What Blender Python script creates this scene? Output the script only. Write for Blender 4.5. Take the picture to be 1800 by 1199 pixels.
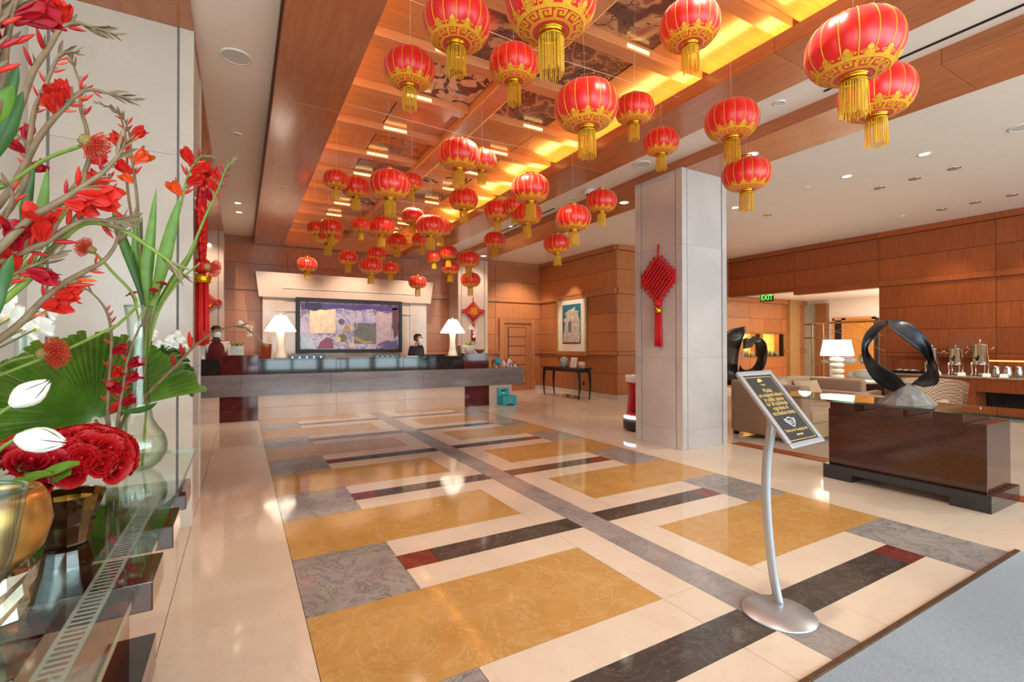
import bpy, bmesh, math, random
from math import pi, sin, cos, radians as R_
from mathutils import Vector, Matrix
random.seed(7)
for o in list(bpy.data.objects): bpy.data.objects.remove(o)
S = bpy.context.scene
COL = S.collection
# ------------------------------------------------------------------ camera
FPX, YAW, PIT, ROL, CAMH = 840.04, 0.517004, 0.007089, -0.001853, 1.35
_r = Vector((cos(YAW), -sin(YAW), 0)); _f = Vector((sin(YAW)*cos(PIT), cos(YAW)*cos(PIT), sin(PIT))); _u = _r.cross(_f)
_r2 = _r*cos(ROL)+_u*sin(ROL); _u2 = -_r*sin(ROL)+_u*cos(ROL)
CAM = Vector((0, 0, CAMH))
cd = bpy.data.cameras.new('camera'); cd.sensor_width = 36; cd.lens = 36*FPX/1800; cd.clip_start = 0.02; cd.clip_end = 200
co = bpy.data.objects.new('camera', cd); COL.objects.link(co)
co.matrix_world = Matrix(((_r2.x, _u2.x, -_f.x, 0), (_r2.y, _u2.y, -_f.y, 0), (_r2.z, _u2.z, -_f.z, CAMH), (0, 0, 0, 1)))
S.camera = co
def ray(u, v): return _r2*((u-900)/FPX) - _u2*((v-599.5)/FPX) + _f
def dep(u, v, z): return CAM + ray(u, v)*z
def onx(u, v, x): d = ray(u, v); return CAM + d*(x/d.x)
def ony(u, v, y): d = ray(u, v); return CAM + d*(y/d.y)
def onz(u, v, z): d = ray(u, v); return CAM + d*((z-CAMH)/d.z)
# ------------------------------------------------------------------ world, exposure
W = bpy.data.worlds.new('sky'); S.world = W; W.use_nodes = True
W.node_tree.nodes['Background'].inputs[0].default_value = (.75, .88, 1, 1)
W.node_tree.nodes['Background'].inputs[1].default_value = 1.2
S.view_settings.view_transform = 'Standard'; S.view_settings.look = 'None'; S.view_settings.gamma = 1
S.view_settings.use_curve_mapping = False
S.view_settings.exposure = 0.0
try:
    S.cycles.use_denoising = True; S.cycles.max_bounces = 10; S.cycles.diffuse_bounces = 5; S.cycles.glossy_bounces = 4
    S.cycles.transparent_max_bounces = 24; S.cycles.transmission_bounces = 6; S.cycles.sample_clamp_indirect = 6
    S.cycles.caustics_reflective = False; S.cycles.caustics_refractive = False
except Exception: pass
# ------------------------------------------------------------------ lights
WARM = (1, .85, .68); COOL = (.72, .93, 1); AMB = (1, .50, .10)
def area(name, loc, size, power, col, direction, spread=180, along=None):
    d = bpy.data.lights.new(name, 'AREA'); d.shape = 'RECTANGLE'; d.size, d.size_y = size; d.energy = power; d.color = col; d.spread = R_(spread)
    o = bpy.data.objects.new(name, d); COL.objects.link(o); o.location = loc
    z = -Vector(direction).normalized(); y = Vector(along or (0, 0, 1)); x = y.cross(z).normalized(); y = z.cross(x)
    o.rotation_euler = Matrix((x, y, z)).transposed().to_euler(); return o
def spot(name, loc, target, power, col, deg=60, blend=.6, rad=.04):
    d = bpy.data.lights.new(name, 'SPOT'); d.energy = power; d.color = col; d.spot_size = R_(deg); d.spot_blend = blend; d.shadow_soft_size = rad
    o = bpy.data.objects.new(name, d); COL.objects.link(o); o.location = loc
    o.rotation_euler = (Vector(target)-Vector(loc)).to_track_quat('-Z', 'Y').to_euler(); return o
def point(name, loc, power, col, rad=.05):
    d = bpy.data.lights.new(name, 'POINT'); d.energy = power; d.color = col; d.shadow_soft_size = rad
    o = bpy.data.objects.new(name, d); COL.objects.link(o); o.location = loc; return o
# daylight in the entrance windows behind the camera and in the street side window of the lounge
K = 1.0
for i in range(6):
    area('window_daylight', (-1.45+i*2.3, -3.85, 1.85), (2.0, 3.2), 125*K, COOL, (0, 1, 0))
for i in range(2):
    area('window_daylight', (-2.75, -1.9+i*2.6, 1.85), (2.1, 3.0), 26*K, COOL, (1, 0, 0))
# amber strips hidden on top of the two lobby beams
area('cove_light', (3.95, 4.0, 3.78), (.10, 15), 150*K, AMB, (-.45, 0, 1), 180, (0, 1, 0))
area('cove_light', (0.42, 4.0, 3.78), (.10, 15), 170*K, AMB, (.45, 0, 1), 180, (0, 1, 0))
# ------------------------------------------------------------------ helpers
class MB:
    def __init__(s): s.v = []; s.f = []; s.m = []; s.sm = []
    def add(s, vs, fs, mi=0, smooth=False):
        b = len(s.v); s.v += [tuple(p) for p in vs]
        for f in fs: s.f.append(tuple(b+i for i in f)); s.m.append(mi); s.sm.append(smooth)
        return s
    def box(s, x0, x1, y0, y1, z0, z1, mi=0, bev=0.0):
        if bev <= 0:
            s.add([(x0,y0,z0),(x1,y0,z0),(x1,y1,z0),(x0,y1,z0),(x0,y0,z1),(x1,y0,z1),(x1,y1,z1),(x0,y1,z1)],
                  [(0,3,2,1),(4,5,6,7),(0,1,5,4),(1,2,6,5),(2,3,7,6),(3,0,4,7)], mi)
        else:
            bm = bmesh.new(); bmesh.ops.create_cube(bm, size=1)
            for q in bm.verts: q.co = Vector(((x0+x1)/2+q.co.x*(x1-x0), (y0+y1)/2+q.co.y*(y1-y0), (z0+z1)/2+q.co.z*(z1-z0)))
            bmesh.ops.bevel(bm, geom=bm.edges[:], offset=bev, segments=2, affect='EDGES', profile=.5)
            s.bm(bm, mi)
        return s
    def bm(s, bm, mi=0, smooth=False, mat=None):
        bm.verts.index_update()
        s.add([(mat @ q.co if mat else q.co) for q in bm.verts], [[q.index for q in f.verts] for f in bm.faces], mi, smooth); bm.free(); return s
    def tube(s, pts, rads, n=8, mi=0, cap=True, smooth=True, flat=1.0):
        pts = [Vector(p) for p in pts]
        if not hasattr(rads, '__len__'): rads = [rads]*len(pts)
        vs = []; fs = []; up = None
        for i, p in enumerate(pts):
            t = (pts[min(i+1, len(pts)-1)]-pts[max(i-1, 0)]); t = t.normalized() if t.length > 1e-9 else Vector((0,0,1))
            if up is None: up = Vector((0,0,1)) if abs(t.z) < .9 else Vector((1,0,0))
            a = t.cross(up); a = a.normalized() if a.length > 1e-6 else Vector((1,0,0)); b = a.cross(t).normalized(); up = b
            for k in range(n):
                w = 2*pi*k/n; vs.append(p+a*(rads[i]*cos(w))+b*(rads[i]*sin(w)*flat))
        for i in range(len(pts)-1):
            for k in range(n): fs.append((i*n+k, i*n+(k+1)%n, (i+1)*n+(k+1)%n, (i+1)*n+k))
        if cap: fs.append(tuple(range(n-1, -1, -1))); fs.append(tuple((len(pts)-1)*n+k for k in range(n)))
        return s.add(vs, fs, mi, smooth)
    def lathe(s, prof, n=24, c=(0,0,0), mi=0, smooth=True, sx=1, sy=1, caps=True, fn=None):
        vs = []; fs = []; m = len(prof)
        for k in range(n):
            w = 2*pi*k/n
            for r, z in prof:
                q = r*(fn(w, z) if fn else 1)
                vs.append((c[0]+q*cos(w)*sx, c[1]+q*sin(w)*sy, c[2]+z))
        for k in range(n):
            for i in range(m-1):
                a = k*m+i; b = ((k+1)%n)*m+i; fs.append((a, b, b+1, a+1))
        if caps:
            if prof[0][0] > 1e-4: fs.append(tuple(((n-1-k)*m) for k in range(n)))
            if prof[-1][0] > 1e-4: fs.append(tuple((k*m+m-1) for k in range(n)))
        return s.add(vs, fs, mi, smooth)
    def ball(s, c, r, n=12, mi=0, sc=(1,1,1)):
        k = max(4, n//2); prof = [(r*sin(pi*i/k), -r*cos(pi*i/k)) for i in range(k+1)]
        prof[0] = (1e-5, -r); prof[-1] = (1e-5, r)
        vs0 = len(s.v); s.lathe(prof, n, (0,0,0), mi, True, caps=False)
        for i in range(vs0, len(s.v)):
            p = s.v[i]; s.v[i] = (c[0]+p[0]*sc[0], c[1]+p[1]*sc[1], c[2]+p[2]*sc[2])
        return s
    def prism(s, poly, z0, z1, mi=0, axis='z', smooth=False):
        n = len(poly)
        def P(a, b, h): return {'z': (a, b, h), 'y': (a, h, b), 'x': (h, a, b)}[axis]
        vs = [P(a, b, z0) for a, b in poly]+[P(a, b, z1) for a, b in poly]
        fs = [tuple(range(n-1, -1, -1)), tuple(range(n, 2*n))]+[(i, (i+1)%n, n+(i+1)%n, n+i) for i in range(n)]
        return s.add(vs, fs, mi, smooth)
    def grid(s, nu, nv, fn, mi=0, smooth=True, wrap=False):
        vs = [fn(i/(nu-1 if not wrap else nu), j/(nv-1)) for i in range(nu) for j in range(nv)]
        fs = []
        for i in range(nu if wrap else nu-1):
            for j in range(nv-1):
                a = i*nv+j; b = ((i+1)%nu)*nv+j; fs.append((a, b, b+1, a+1))
        return s.add(vs, fs, mi, smooth)
    def xf(s, M):
        s.v = [tuple(M @ Vector(p)) for p in s.v]; return s
    def mesh(s, name, mats):
        me = bpy.data.meshes.new(name); me.from_pydata(s.v, [], s.f)
        for m in (mats if isinstance(mats, (list, tuple)) else [mats]): me.materials.append(m)
        me.polygons.foreach_set('material_index', s.m); me.polygons.foreach_set('use_smooth', s.sm); me.update()
        bm = bmesh.new(); bm.from_mesh(me); bmesh.ops.recalc_face_normals(bm, faces=bm.faces[:]); bm.to_mesh(me); bm.free()
        return me
    def build(s, name, mats, parent=None, loc=None, rot=None):
        return put(name, s.mesh(name, mats), parent, loc, rot)
def put(name, me, parent=None, loc=None, rot=None):
    o = bpy.data.objects.new(name, me); COL.objects.link(o)
    if parent: o.parent = parent
    if loc is not None: o.location = loc
    if rot is not None: o.rotation_euler = rot
    return o
def tag(o, label, cat=None, group=None, kind=None):
    if label: o['label'] = label
    if cat: o['category'] = cat
    if group: o['group'] = group
    if kind: o['kind'] = kind
    return o
def thing(name, label, cat, loc=(0,0,0), rz=0, group=None):
    o = bpy.data.objects.new(name, None); COL.objects.link(o); o.location = loc; o.rotation_euler = (0, 0, rz); o.empty_display_size = .05
    return tag(o, label, cat, group)
def copy_tree(o, parent=None):
    c = o.copy(); COL.objects.link(c); c.parent = parent
    for ch in list(o.children): copy_tree(ch, c)
    return c
def struct(name, mb, mats, label=None, parent=None):
    o = mb.build(name, mats, parent)
    if parent is None: o['kind'] = 'structure'
    if label: o['label'] = label
    return o
def hull(pts, seedless=True):
    bm = bmesh.new()
    for p in pts: bm.verts.new(p)
    r = bmesh.ops.convex_hull(bm, input=bm.verts[:])
    junk = [g for g in r['geom_interior'] if isinstance(g, bmesh.types.BMVert)]
    if junk: bmesh.ops.delete(bm, geom=junk, context='VERTS')
    return bm
def bez(pts, n=12):
    """centripetal Catmull-Rom curve through the points"""
    pts = [Vector(p) for p in pts]; out = []
    P = [pts[0]*2-pts[1]]+pts+[pts[-1]*2-pts[-2]]
    for i in range(1, len(P)-2):
        a, b, c, d = P[i-1:i+3]
        t0 = 0; t1 = t0+max(1e-4, (b-a).length**.5); t2 = t1+max(1e-4, (c-b).length**.5); t3 = t2+max(1e-4, (d-c).length**.5)
        for k in range(n):
            t = t1+(t2-t1)*k/n
            A = a*((t1-t)/(t1-t0))+b*((t-t0)/(t1-t0)); B = b*((t2-t)/(t2-t1))+c*((t-t1)/(t2-t1)); D = c*((t3-t)/(t3-t2))+d*((t-t2)/(t3-t2))
            X = A*((t2-t)/(t2-t0))+B*((t-t0)/(t2-t0)); Y = B*((t3-t)/(t3-t1))+D*((t-t1)/(t3-t1))
            out.append(X*((t2-t)/(t2-t1))+Y*((t-t1)/(t2-t1)))
    out.append(pts[-1]); return out
# ------------------------------------------------------------------ materials
def srgb(r, g, b):
    f = lambda c: (c/255/12.92 if c/255 <= .04045 else ((c/255+.055)/1.055)**2.4)
    return (f(r), f(g), f(b), 1)
class NT:
    def __init__(s, name):
        m = bpy.data.materials.new(name); m.use_nodes = True; s.m = m; s.t = m.node_tree; s.p = s.t.nodes['Principled BSDF']
    def n(s, typ, **kw):
        x = s.t.nodes.new(typ)
        for k, v in kw.items():
            if k.startswith('i_'):
                key = k[2:]; key = int(key) if key.isdigit() else key.replace('_', ' ')
                x.inputs[key].default_value = v
            else: setattr(x, k, v)
        return x
    def l(s, a, b): s.t.links.new(a, b)
    def coords(s, scale=(1,1,1), rnd=True, obj=True):
        tc = s.n('ShaderNodeTexCoord'); mp = s.n('ShaderNodeMapping'); mp.inputs['Scale'].default_value = scale
        s.l(tc.outputs['Object' if obj else 'Generated'], mp.inputs['Vector'])
        if rnd:
            oi = s.n('ShaderNodeObjectInfo'); mu = s.n('ShaderNodeMath', operation='MULTIPLY'); mu.inputs[1].default_value = 37.0
            s.l(oi.outputs['Random'], mu.inputs[0]); s.l(mu.outputs[0], mp.inputs['Location']); s.rand = oi.outputs['Random']
        return mp.outputs['Vector']
    def ramp(s, fac, stops):
        r = s.n('ShaderNodeValToRGB'); e = r.color_ramp.elements
        while len(e) < len(stops): e.new(.5)
        for i, (p, c) in enumerate(stops): e[i].position = p; e[i].color = c
        s.l(fac, r.inputs['Fac']); return r.outputs['Color']
    def mix(s, fac, a, b, mode='MIX'):
        x = s.n('ShaderNodeMix', data_type='RGBA', blend_type=mode)
        for sock, val in ((0, fac), (6, a), (7, b)):
            if hasattr(val, 'is_output'): s.l(val, x.inputs[sock])
            elif isinstance(val, (int, float)): x.inputs[sock].default_value = val
            else: x.inputs[sock].default_value = val
        return x.outputs[2]
    def noise(s, vec, scale, detail=4, rough=.55, dist=0):
        x = s.n('ShaderNodeTexNoise'); x.inputs['Scale'].default_value = scale; x.inputs['Detail'].default_value = detail
        x.inputs['Roughness'].default_value = rough; x.inputs['Distortion'].default_value = dist; s.l(vec, x.inputs['Vector']); return x.outputs['Fac']
    def bump(s, h, strength=.2, dist=.01):
        b = s.n('ShaderNodeBump'); b.inputs['Strength'].default_value = strength; b.inputs['Distance'].default_value = dist
        s.l(h, b.inputs['Height']); s.l(b.outputs['Normal'], s.p.inputs['Normal'])
    def set(s, **kw):
        for k, v in kw.items():
            i = s.p.inputs[k.replace('_', ' ')]
            if hasattr(v, 'is_output'): s.l(v, i)
            else: i.default_value = v
        return s
def plain(name, col, rough=.5, metal=0., var=.12, scale=9, bump=0., **kw):
    t = NT(name); v = t.coords(rnd=False); f = t.noise(v, scale, 3)
    d = tuple(c*(1-var) for c in col[:3])+(1,); h = tuple(min(1, c*(1+var)) for c in col[:3])+(1,)
    t.set(Base_Color=t.ramp(f, [(.3, d), (.7, h)]), Roughness=rough, Metallic=metal, **kw)
    if bump: t.bump(f, bump, .004)
    return t.m
def wood(name, a, b, stretch=(14, 14, .7), rough=.32, tone=.22, coat=.15, gs=3.0):
    t = NT(name); v = t.coords(stretch)
    f = t.noise(v, gs, 6, .6, .6); g = t.noise(v, gs*5, 3, .7)
    c = t.ramp(f, [(.28, b), (.72, a)]); c = t.mix(.25, c, t.ramp(g, [(.3, b), (.75, a)]))
    hs = t.n('ShaderNodeHueSaturation'); mr = t.n('ShaderNodeMapRange'); t.l(t.rand, mr.inputs['Value'])
    mr.inputs['To Min'].default_value = 1-tone/2; mr.inputs['To Max'].default_value = 1+tone/2
    t.l(mr.outputs['Result'], hs.inputs['Value']); t.l(c, hs.inputs['Color'])
    t.set(Base_Color=hs.outputs['Color'], Roughness=rough, Coat_Weight=coat, Coat_Roughness=.12); return t.m
def marble(name, base, dark, vein, scale=2.2, rough=.1, vs=.02, vein_amt=.6, stretch=(1,1,1), spec=.5):
    t = NT(name); v = t.coords(stretch)
    f = t.noise(v, scale, 8, .62, .8); c = t.ramp(f, [(.3, dark), (.68, base)])
    n2 = t.noise(v, scale*.9, 10, .7, 1.6)
    ab = t.n('ShaderNodeMath', operation='SUBTRACT'); ab.inputs[1].default_value = .5; t.l(n2, ab.inputs[0])
    a2 = t.n('ShaderNodeMath', operation='ABSOLUTE'); t.l(ab.outputs[0], a2.inputs[0])
    mr = t.n('ShaderNodeMapRange'); mr.inputs['From Max'].default_value = vs; mr.inputs['To Min'].default_value = vein_amt; mr.inputs['To Max'].default_value = 0
    t.l(a2.outputs[0], mr.inputs['Value'])
    t.set(Base_Color=t.mix(mr.outputs['Result'], c, vein), Roughness=rough, Specular_IOR_Level=spec); return t.m
def emit(name, col, strength):
    t = NT(name); t.set(Base_Color=col, Emission_Color=col, Emission_Strength=strength, Roughness=.6); return t.m
def glassy(name, tint=(.97, 1, .985, 1), rough=.02, ior=1.45, edge=None, base=.0):
    """clear glass as transparent + mirror by Fresnel; tinted where seen edge-on"""
    t = NT(name); nt = t.t; nt.nodes.remove(t.p)
    tr = t.n('ShaderNodeBsdfTransparent'); gl = t.n('ShaderNodeBsdfGlossy'); gl.inputs['Roughness'].default_value = rough; gl.inputs['Color'].default_value = (1, 1, 1, 1)
    lw = t.n('ShaderNodeLayerWeight'); lw.inputs['Blend'].default_value = .5
    if edge: c = t.ramp(lw.outputs['Facing'], [(.25, tint), (.95, edge)]); t.l(c, tr.inputs['Color'])
    else: tr.inputs['Color'].default_value = tint
    f0 = ((ior-1)/(ior+1))**2
    pw = t.n('ShaderNodeMath', operation='POWER'); pw.inputs[1].default_value = 5; t.l(lw.outputs['Facing'], pw.inputs[0])
    ad = t.n('ShaderNodeMath', operation='MULTIPLY_ADD'); ad.use_clamp = True; ad.inputs[1].default_value = 1-f0-base; ad.inputs[2].default_value = f0+base; t.l(pw.outputs[0], ad.inputs[0])
    mx = t.n('ShaderNodeMixShader'); t.l(ad.outputs[0], mx.inputs[0]); t.l(tr.outputs[0], mx.inputs[1]); t.l(gl.outputs[0], mx.inputs[2])
    out = nt.nodes['Material Output']; t.l(mx.outputs[0], out.inputs['Surface']); return t.m
def fabric(name, a, b, scale=160, rough=.85, bump=.35):
    t = NT(name); v = t.coords(rnd=False); w = t.n('ShaderNodeTexWave', wave_type='BANDS', bands_direction='Z'); w.inputs['Scale'].default_value = scale/3; w.inputs['Distortion'].default_value = 2; t.l(v, w.inputs['Vector'])
    f = t.noise(v, scale, 2); c = t.mix(f, a, b); c = t.mix(.3, c, t.ramp(w.outputs['Fac'], [(.2, b), (.8, a)]))
    t.set(Base_Color=c, Roughness=rough, Sheen_Weight=.25); t.bump(f, bump, .003); return t.m

CH1, CH2 = srgb(196, 128, 74), srgb(160, 92, 46)
M_panel = wood('cherry_panel', srgb(198, 130, 80), srgb(166, 98, 56))
M_panelh = wood('cherry_panel_long', srgb(196, 128, 80), srgb(164, 98, 58), stretch=(12, .7, 12))
M_coffer = wood('coffer_wood', srgb(218, 150, 100), srgb(190, 120, 74), stretch=(.8, 12, 12), rough=.24, coat=.35)
M_back = wood('wall_backing', srgb(96, 46, 20), srgb(70, 32, 14), tone=.0)
M_red_wood = wood('red_cherry', srgb(176, 92, 46), srgb(134, 62, 28))
M_dark = wood('macassar', srgb(78, 34, 22), srgb(40, 18, 13), stretch=(3, 9, 9), rough=.06, coat=.8, gs=5)
M_black = plain('black_lacquer', srgb(24, 24, 26), .18, var=.2)
M_cream = marble('cream_limestone', srgb(230, 216, 198), srgb(221, 205, 184), srgb(202, 180, 152), 1.5, .07, .010, .35)
M_yellow = marble('golden_marble', srgb(204, 162, 98), srgb(188, 142, 76), srgb(226, 202, 160), 3.0, .07, .012, .5)
M_gray = marble('gray_marble', srgb(172, 168, 164), srgb(142, 138, 136), srgb(88, 86, 90), 3.2, .08, .018, .75)
M_bandg = marble('gray_band_marble', srgb(172, 166, 162), srgb(142, 138, 138), srgb(98, 96, 100), 4, .08, .016, .6)
M_charcoal = marble('charcoal_marble', srgb(84, 76, 70), srgb(62, 57, 54), srgb(170, 168, 162), 4.5, .09, .007, .5)
M_redm = marble('red_marble', srgb(138, 66, 56), srgb(108, 48, 44), srgb(186, 140, 130), 5, .08, .008, .5)
M_grout = plain('grout', srgb(110, 92, 72), .7)
M_stone = marble('pale_stone', srgb(214, 201, 186), srgb(200, 187, 172), srgb(182, 166, 148), 1.2, .16, .006, .25)
M_stone2 = marble('mantel_stone', srgb(218, 194, 174), srgb(206, 180, 160), srgb(186, 160, 140), 1.2, .1, .008, .3)
M_slab = marble('gray_slate', srgb(138, 128, 128), srgb(110, 102, 104), srgb(160, 152, 150), 2.5, .12, .03, .3, stretch=(.5, 1, 3))
M_granite = marble('black_granite', srgb(40, 38, 40), srgb(24, 23, 25), srgb(105, 98, 92), 6, .05, .008, .4, spec=.7)
M_maroon = marble('maroon_granite', srgb(98, 34, 36), srgb(74, 22, 26), srgb(120, 58, 56), 9, .06, .01, .25)
M_white = plain('white_plaster', srgb(240, 232, 222), .75, var=.015)
M_whitet = plain('white_trim', srgb(240, 238, 232), .4, var=.02)
M_beige = plain('beige_plaster', srgb(205, 178, 140), .75, var=.03)
M_slot = plain('slot_black', srgb(18, 17, 16), .6)
M_chrome = plain('chrome', srgb(225, 222, 215), .12, 1., var=.03)
M_steel = plain('brushed_steel', srgb(205, 200, 192), .25, 1., var=.05)
M_silver = plain('silver_paint', srgb(205, 208, 212), .35, .75, var=.03)
M_gold = plain('gold_foil', srgb(226, 172, 40), .25, 1., var=.15, scale=60)
M_goldth = plain('gold_thread', srgb(240, 176, 48), .45, .15, var=.15, scale=60)
M_brass = plain('brass', srgb(205, 170, 105), .3, 1., var=.05)
M_redsilk = plain('red_satin', srgb(234, 20, 16), .36, var=.05, scale=30, Sheen_Weight=.2, Specular_IOR_Level=.7)
M_redcord = plain('red_cord', srgb(214, 26, 28), .6, var=.12, scale=80, bump=.2)
M_fringe = plain('yellow_fringe', srgb(248, 184, 44), .6, var=.2, scale=60)
M_lampon = emit('lit_lamp_face', (1, .86, .66, 1), 9)
M_ribglow = emit('rib_glow', (1, .66, .22, 1), 3.2)  # glow colour standing for the lit side faces of the ribs
M_leddot = emit('led_dot', (1, .62, .18, 1), 14)
M_shade = None
M_glass = glassy('clear_glass', edge=(.80, .93, .88, 1))
M_glassedge = glassy('glass_edge', (.62, .86, .80, 1), .05, 1.5, base=.05)
M_table_glass = glassy('table_glass', (.90, .97, .94, 1), .01, 1.5, base=.02)
M_vase = glassy('vase_glass', (.95, .98, .95, 1), .015, 1.5, edge=(.42, .52, .46, 1), base=.015)
M_water = glassy('water', (.95, .97, .93, 1), .02, 1.33)
M_smoke = glassy('smoked_gold_glass', (.42, .32, .16, 1), .06, 2.2, edge=(.16, .10, .04, 1), base=.06)
M_paleband = plain('pale_band', srgb(170, 188, 178), .6, var=.02, Alpha=.4)
M_char_fab = fabric('charcoal_fabric', srgb(70, 68, 68), srgb(40, 40, 42))
M_tan = fabric('tan_upholstery', srgb(190, 152, 112), srgb(164, 126, 90))
M_taupe = fabric('taupe_chenille', srgb(170, 134, 104), srgb(138, 104, 78), scale=110)
M_pillow = fabric('sand_pillow', srgb(204, 174, 138), srgb(182, 150, 114))
M_mat = fabric('entrance_mat', srgb(150, 166, 178), srgb(104, 118, 130), scale=110, bump=.8)
M_carpet = fabric('lounge_carpet', srgb(182, 146, 108), srgb(150, 116, 82), scale=140)
M_skin1 = plain('skin_deep', srgb(112, 72, 54), .5, var=.05)
M_skin2 = plain('skin_light', srgb(214, 164, 138), .5, var=.05)
M_hair = plain('black_hair', srgb(22, 18, 17), .45, var=.2)
M_mask = plain('mask_white', srgb(236, 240, 242), .7, var=.02)
M_stem = plain('green_stem', srgb(122, 150, 60), .45, var=.2, scale=20)
M_gstem = plain('dry_stem', srgb(134, 112, 82), .55, var=.25, scale=30)
M_leaf = plain('blade_leaf', srgb(104, 146, 44), .38, var=.22, scale=12)
M_leafd = plain('dark_leaf', srgb(60, 104, 40), .38, var=.25, scale=14)
M_petal = plain('scarlet_petal', srgb(214, 40, 28), .45, var=.2, scale=26, Subsurface_Weight=.1)
M_petalo = plain('orange_petal', srgb(238, 92, 34), .45, var=.2, scale=26)
M_petald = plain('crimson_petal', srgb(176, 16, 34), .45, var=.2, scale=26)
M_rose = plain('rose_petal', srgb(184, 4, 14), .55, var=.3, scale=14)
M_wpetal = plain('white_petal', srgb(244, 242, 232), .5, var=.03)
M_pin = plain('pincushion_thread', srgb(214, 70, 44), .5, var=.25, scale=60)
M_cone = plain('pincushion_core', srgb(150, 130, 70), .6, var=.2)
# ================================================================== THE SETTING
# ---- floor
fl = struct('floor', MB().box(-2.65, 16.4, -3.7, 12.3, -.12, -.012), M_grout, 'polished lobby floor of inlaid marble tiles')
def tile(x0, x1, y0, y1, m, g=.0015):
    MB().box(x0+g, x1-g, y0+g, y1-g, -.012, 0).build('tile', m, fl)
PX0, PX1 = .283, 4.332
for k in range(-1, 6):
    yc = 1.4535+1.4675*k; a, b = yc-.365, yc+.365; q0, q1 = yc-.105, yc+.105; n = yc+1.4675-.365
    if k >= 0:
        tile(PX0, .868, a, b, M_gray); tile(3.782, PX1, a, b, M_gray)
        for z0, z1 in ((a, q0), (q1, b)):
            tile(.868, 1.95, z0, z1, M_cream); tile(1.95, 2.203, z0, z1, M_cream)
            tile(2.442, 2.697, z0, z1, M_cream); tile(2.697, 3.782, z0, z1, M_cream)
        tile(.868, 1.085, q0, q1, M_redm); tile(1.085, 2.203, q0, q1, M_charcoal)
        tile(2.442, 3.577, q0, q1, M_charcoal); tile(3.577, 3.782, q0, q1, M_redm)
    y0 = max(b, 1.1) if k < 0 else b
    if k < 0: continue
    y1 = min(n, 9.85)
    tile(PX0, 1.95, y0, y1, M_yellow); tile(2.697, PX1, y0, y1, M_yellow)
    tile(1.95, 2.203, y0, y1, M_cream); tile(2.442, 2.697, y0, y1, M_cream)
    tile(2.203, 2.442, a, n, M_bandg)
J = 1.468
xsL = [-2.65, -2.1, -1.505, -.91, -.314, PX0]
xsR = [PX1, 5.03, 5.78]; xsF = [5.78, 6.6, 7.42, 7.9]
for k in range(-2, 8):
    y0, y1 = J*k, J*(k+1)
    if y0 > 9.8: continue
    for i in range(len(xsL)-1): tile(xsL[i], xsL[i+1], y0, y1, M_cream)
    for i in range(2): tile(xsR[i], xsR[i+1], y0, y1, M_cream)
for k in range(2, 9):
    y0, y1 = max(4.19, J*k), min(J*(k+1), 12.2)
    if y1 < 4.3 or y0 > 12.1: continue
    for i in range(3): tile(xsF[i], xsF[i+1], y0, y1, M_cream)
for k in range(7, 9):
    for i in range(6): tile(-2.65+i*1.405, -2.65+(i+1)*1.405, max(9.86, J*k) if k < 7 else (J*k if k > 6 else 0), min(J*(k+1), 12.2), M_cream)
for x in (7.9, 10.0, 12.1, 14.2): tile(x, x+2.1, 4.2, 8.75, M_cream)
tile(PX0, PX1, -3.6, -2.5, M_cream)
# entrance mat with metal trim, lounge carpet with its wooden border
mt = thing('entrance_mat', 'grey blue entrance mat with a brown metal edge trim in the right foreground', 'mat', (1.1, -2.4, 0))
MB().box(0, 3.28, 0, 3.47, 0, .012, bev=.004).build('mat_pile', M_mat, mt)
MB().box(0, 3.30, 3.472, 3.50, 0, .010, bev=.003).build('edge_trim', plain('bronze_trim', srgb(112, 86, 66), .4, .6, scale=60, var=.3), mt)
lc = struct('trim_1', MB().box(5.79, 5.97, -3.6, 4.16, .0, .008), M_red_wood, 'reddish wooden border strip along the lounge carpet')
cp = struct('lounge_carpet', MB().box(5.97, 12.0, -3.6, 4.16, -.011, .012), M_carpet, 'tan patterned lounge carpet')

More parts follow.
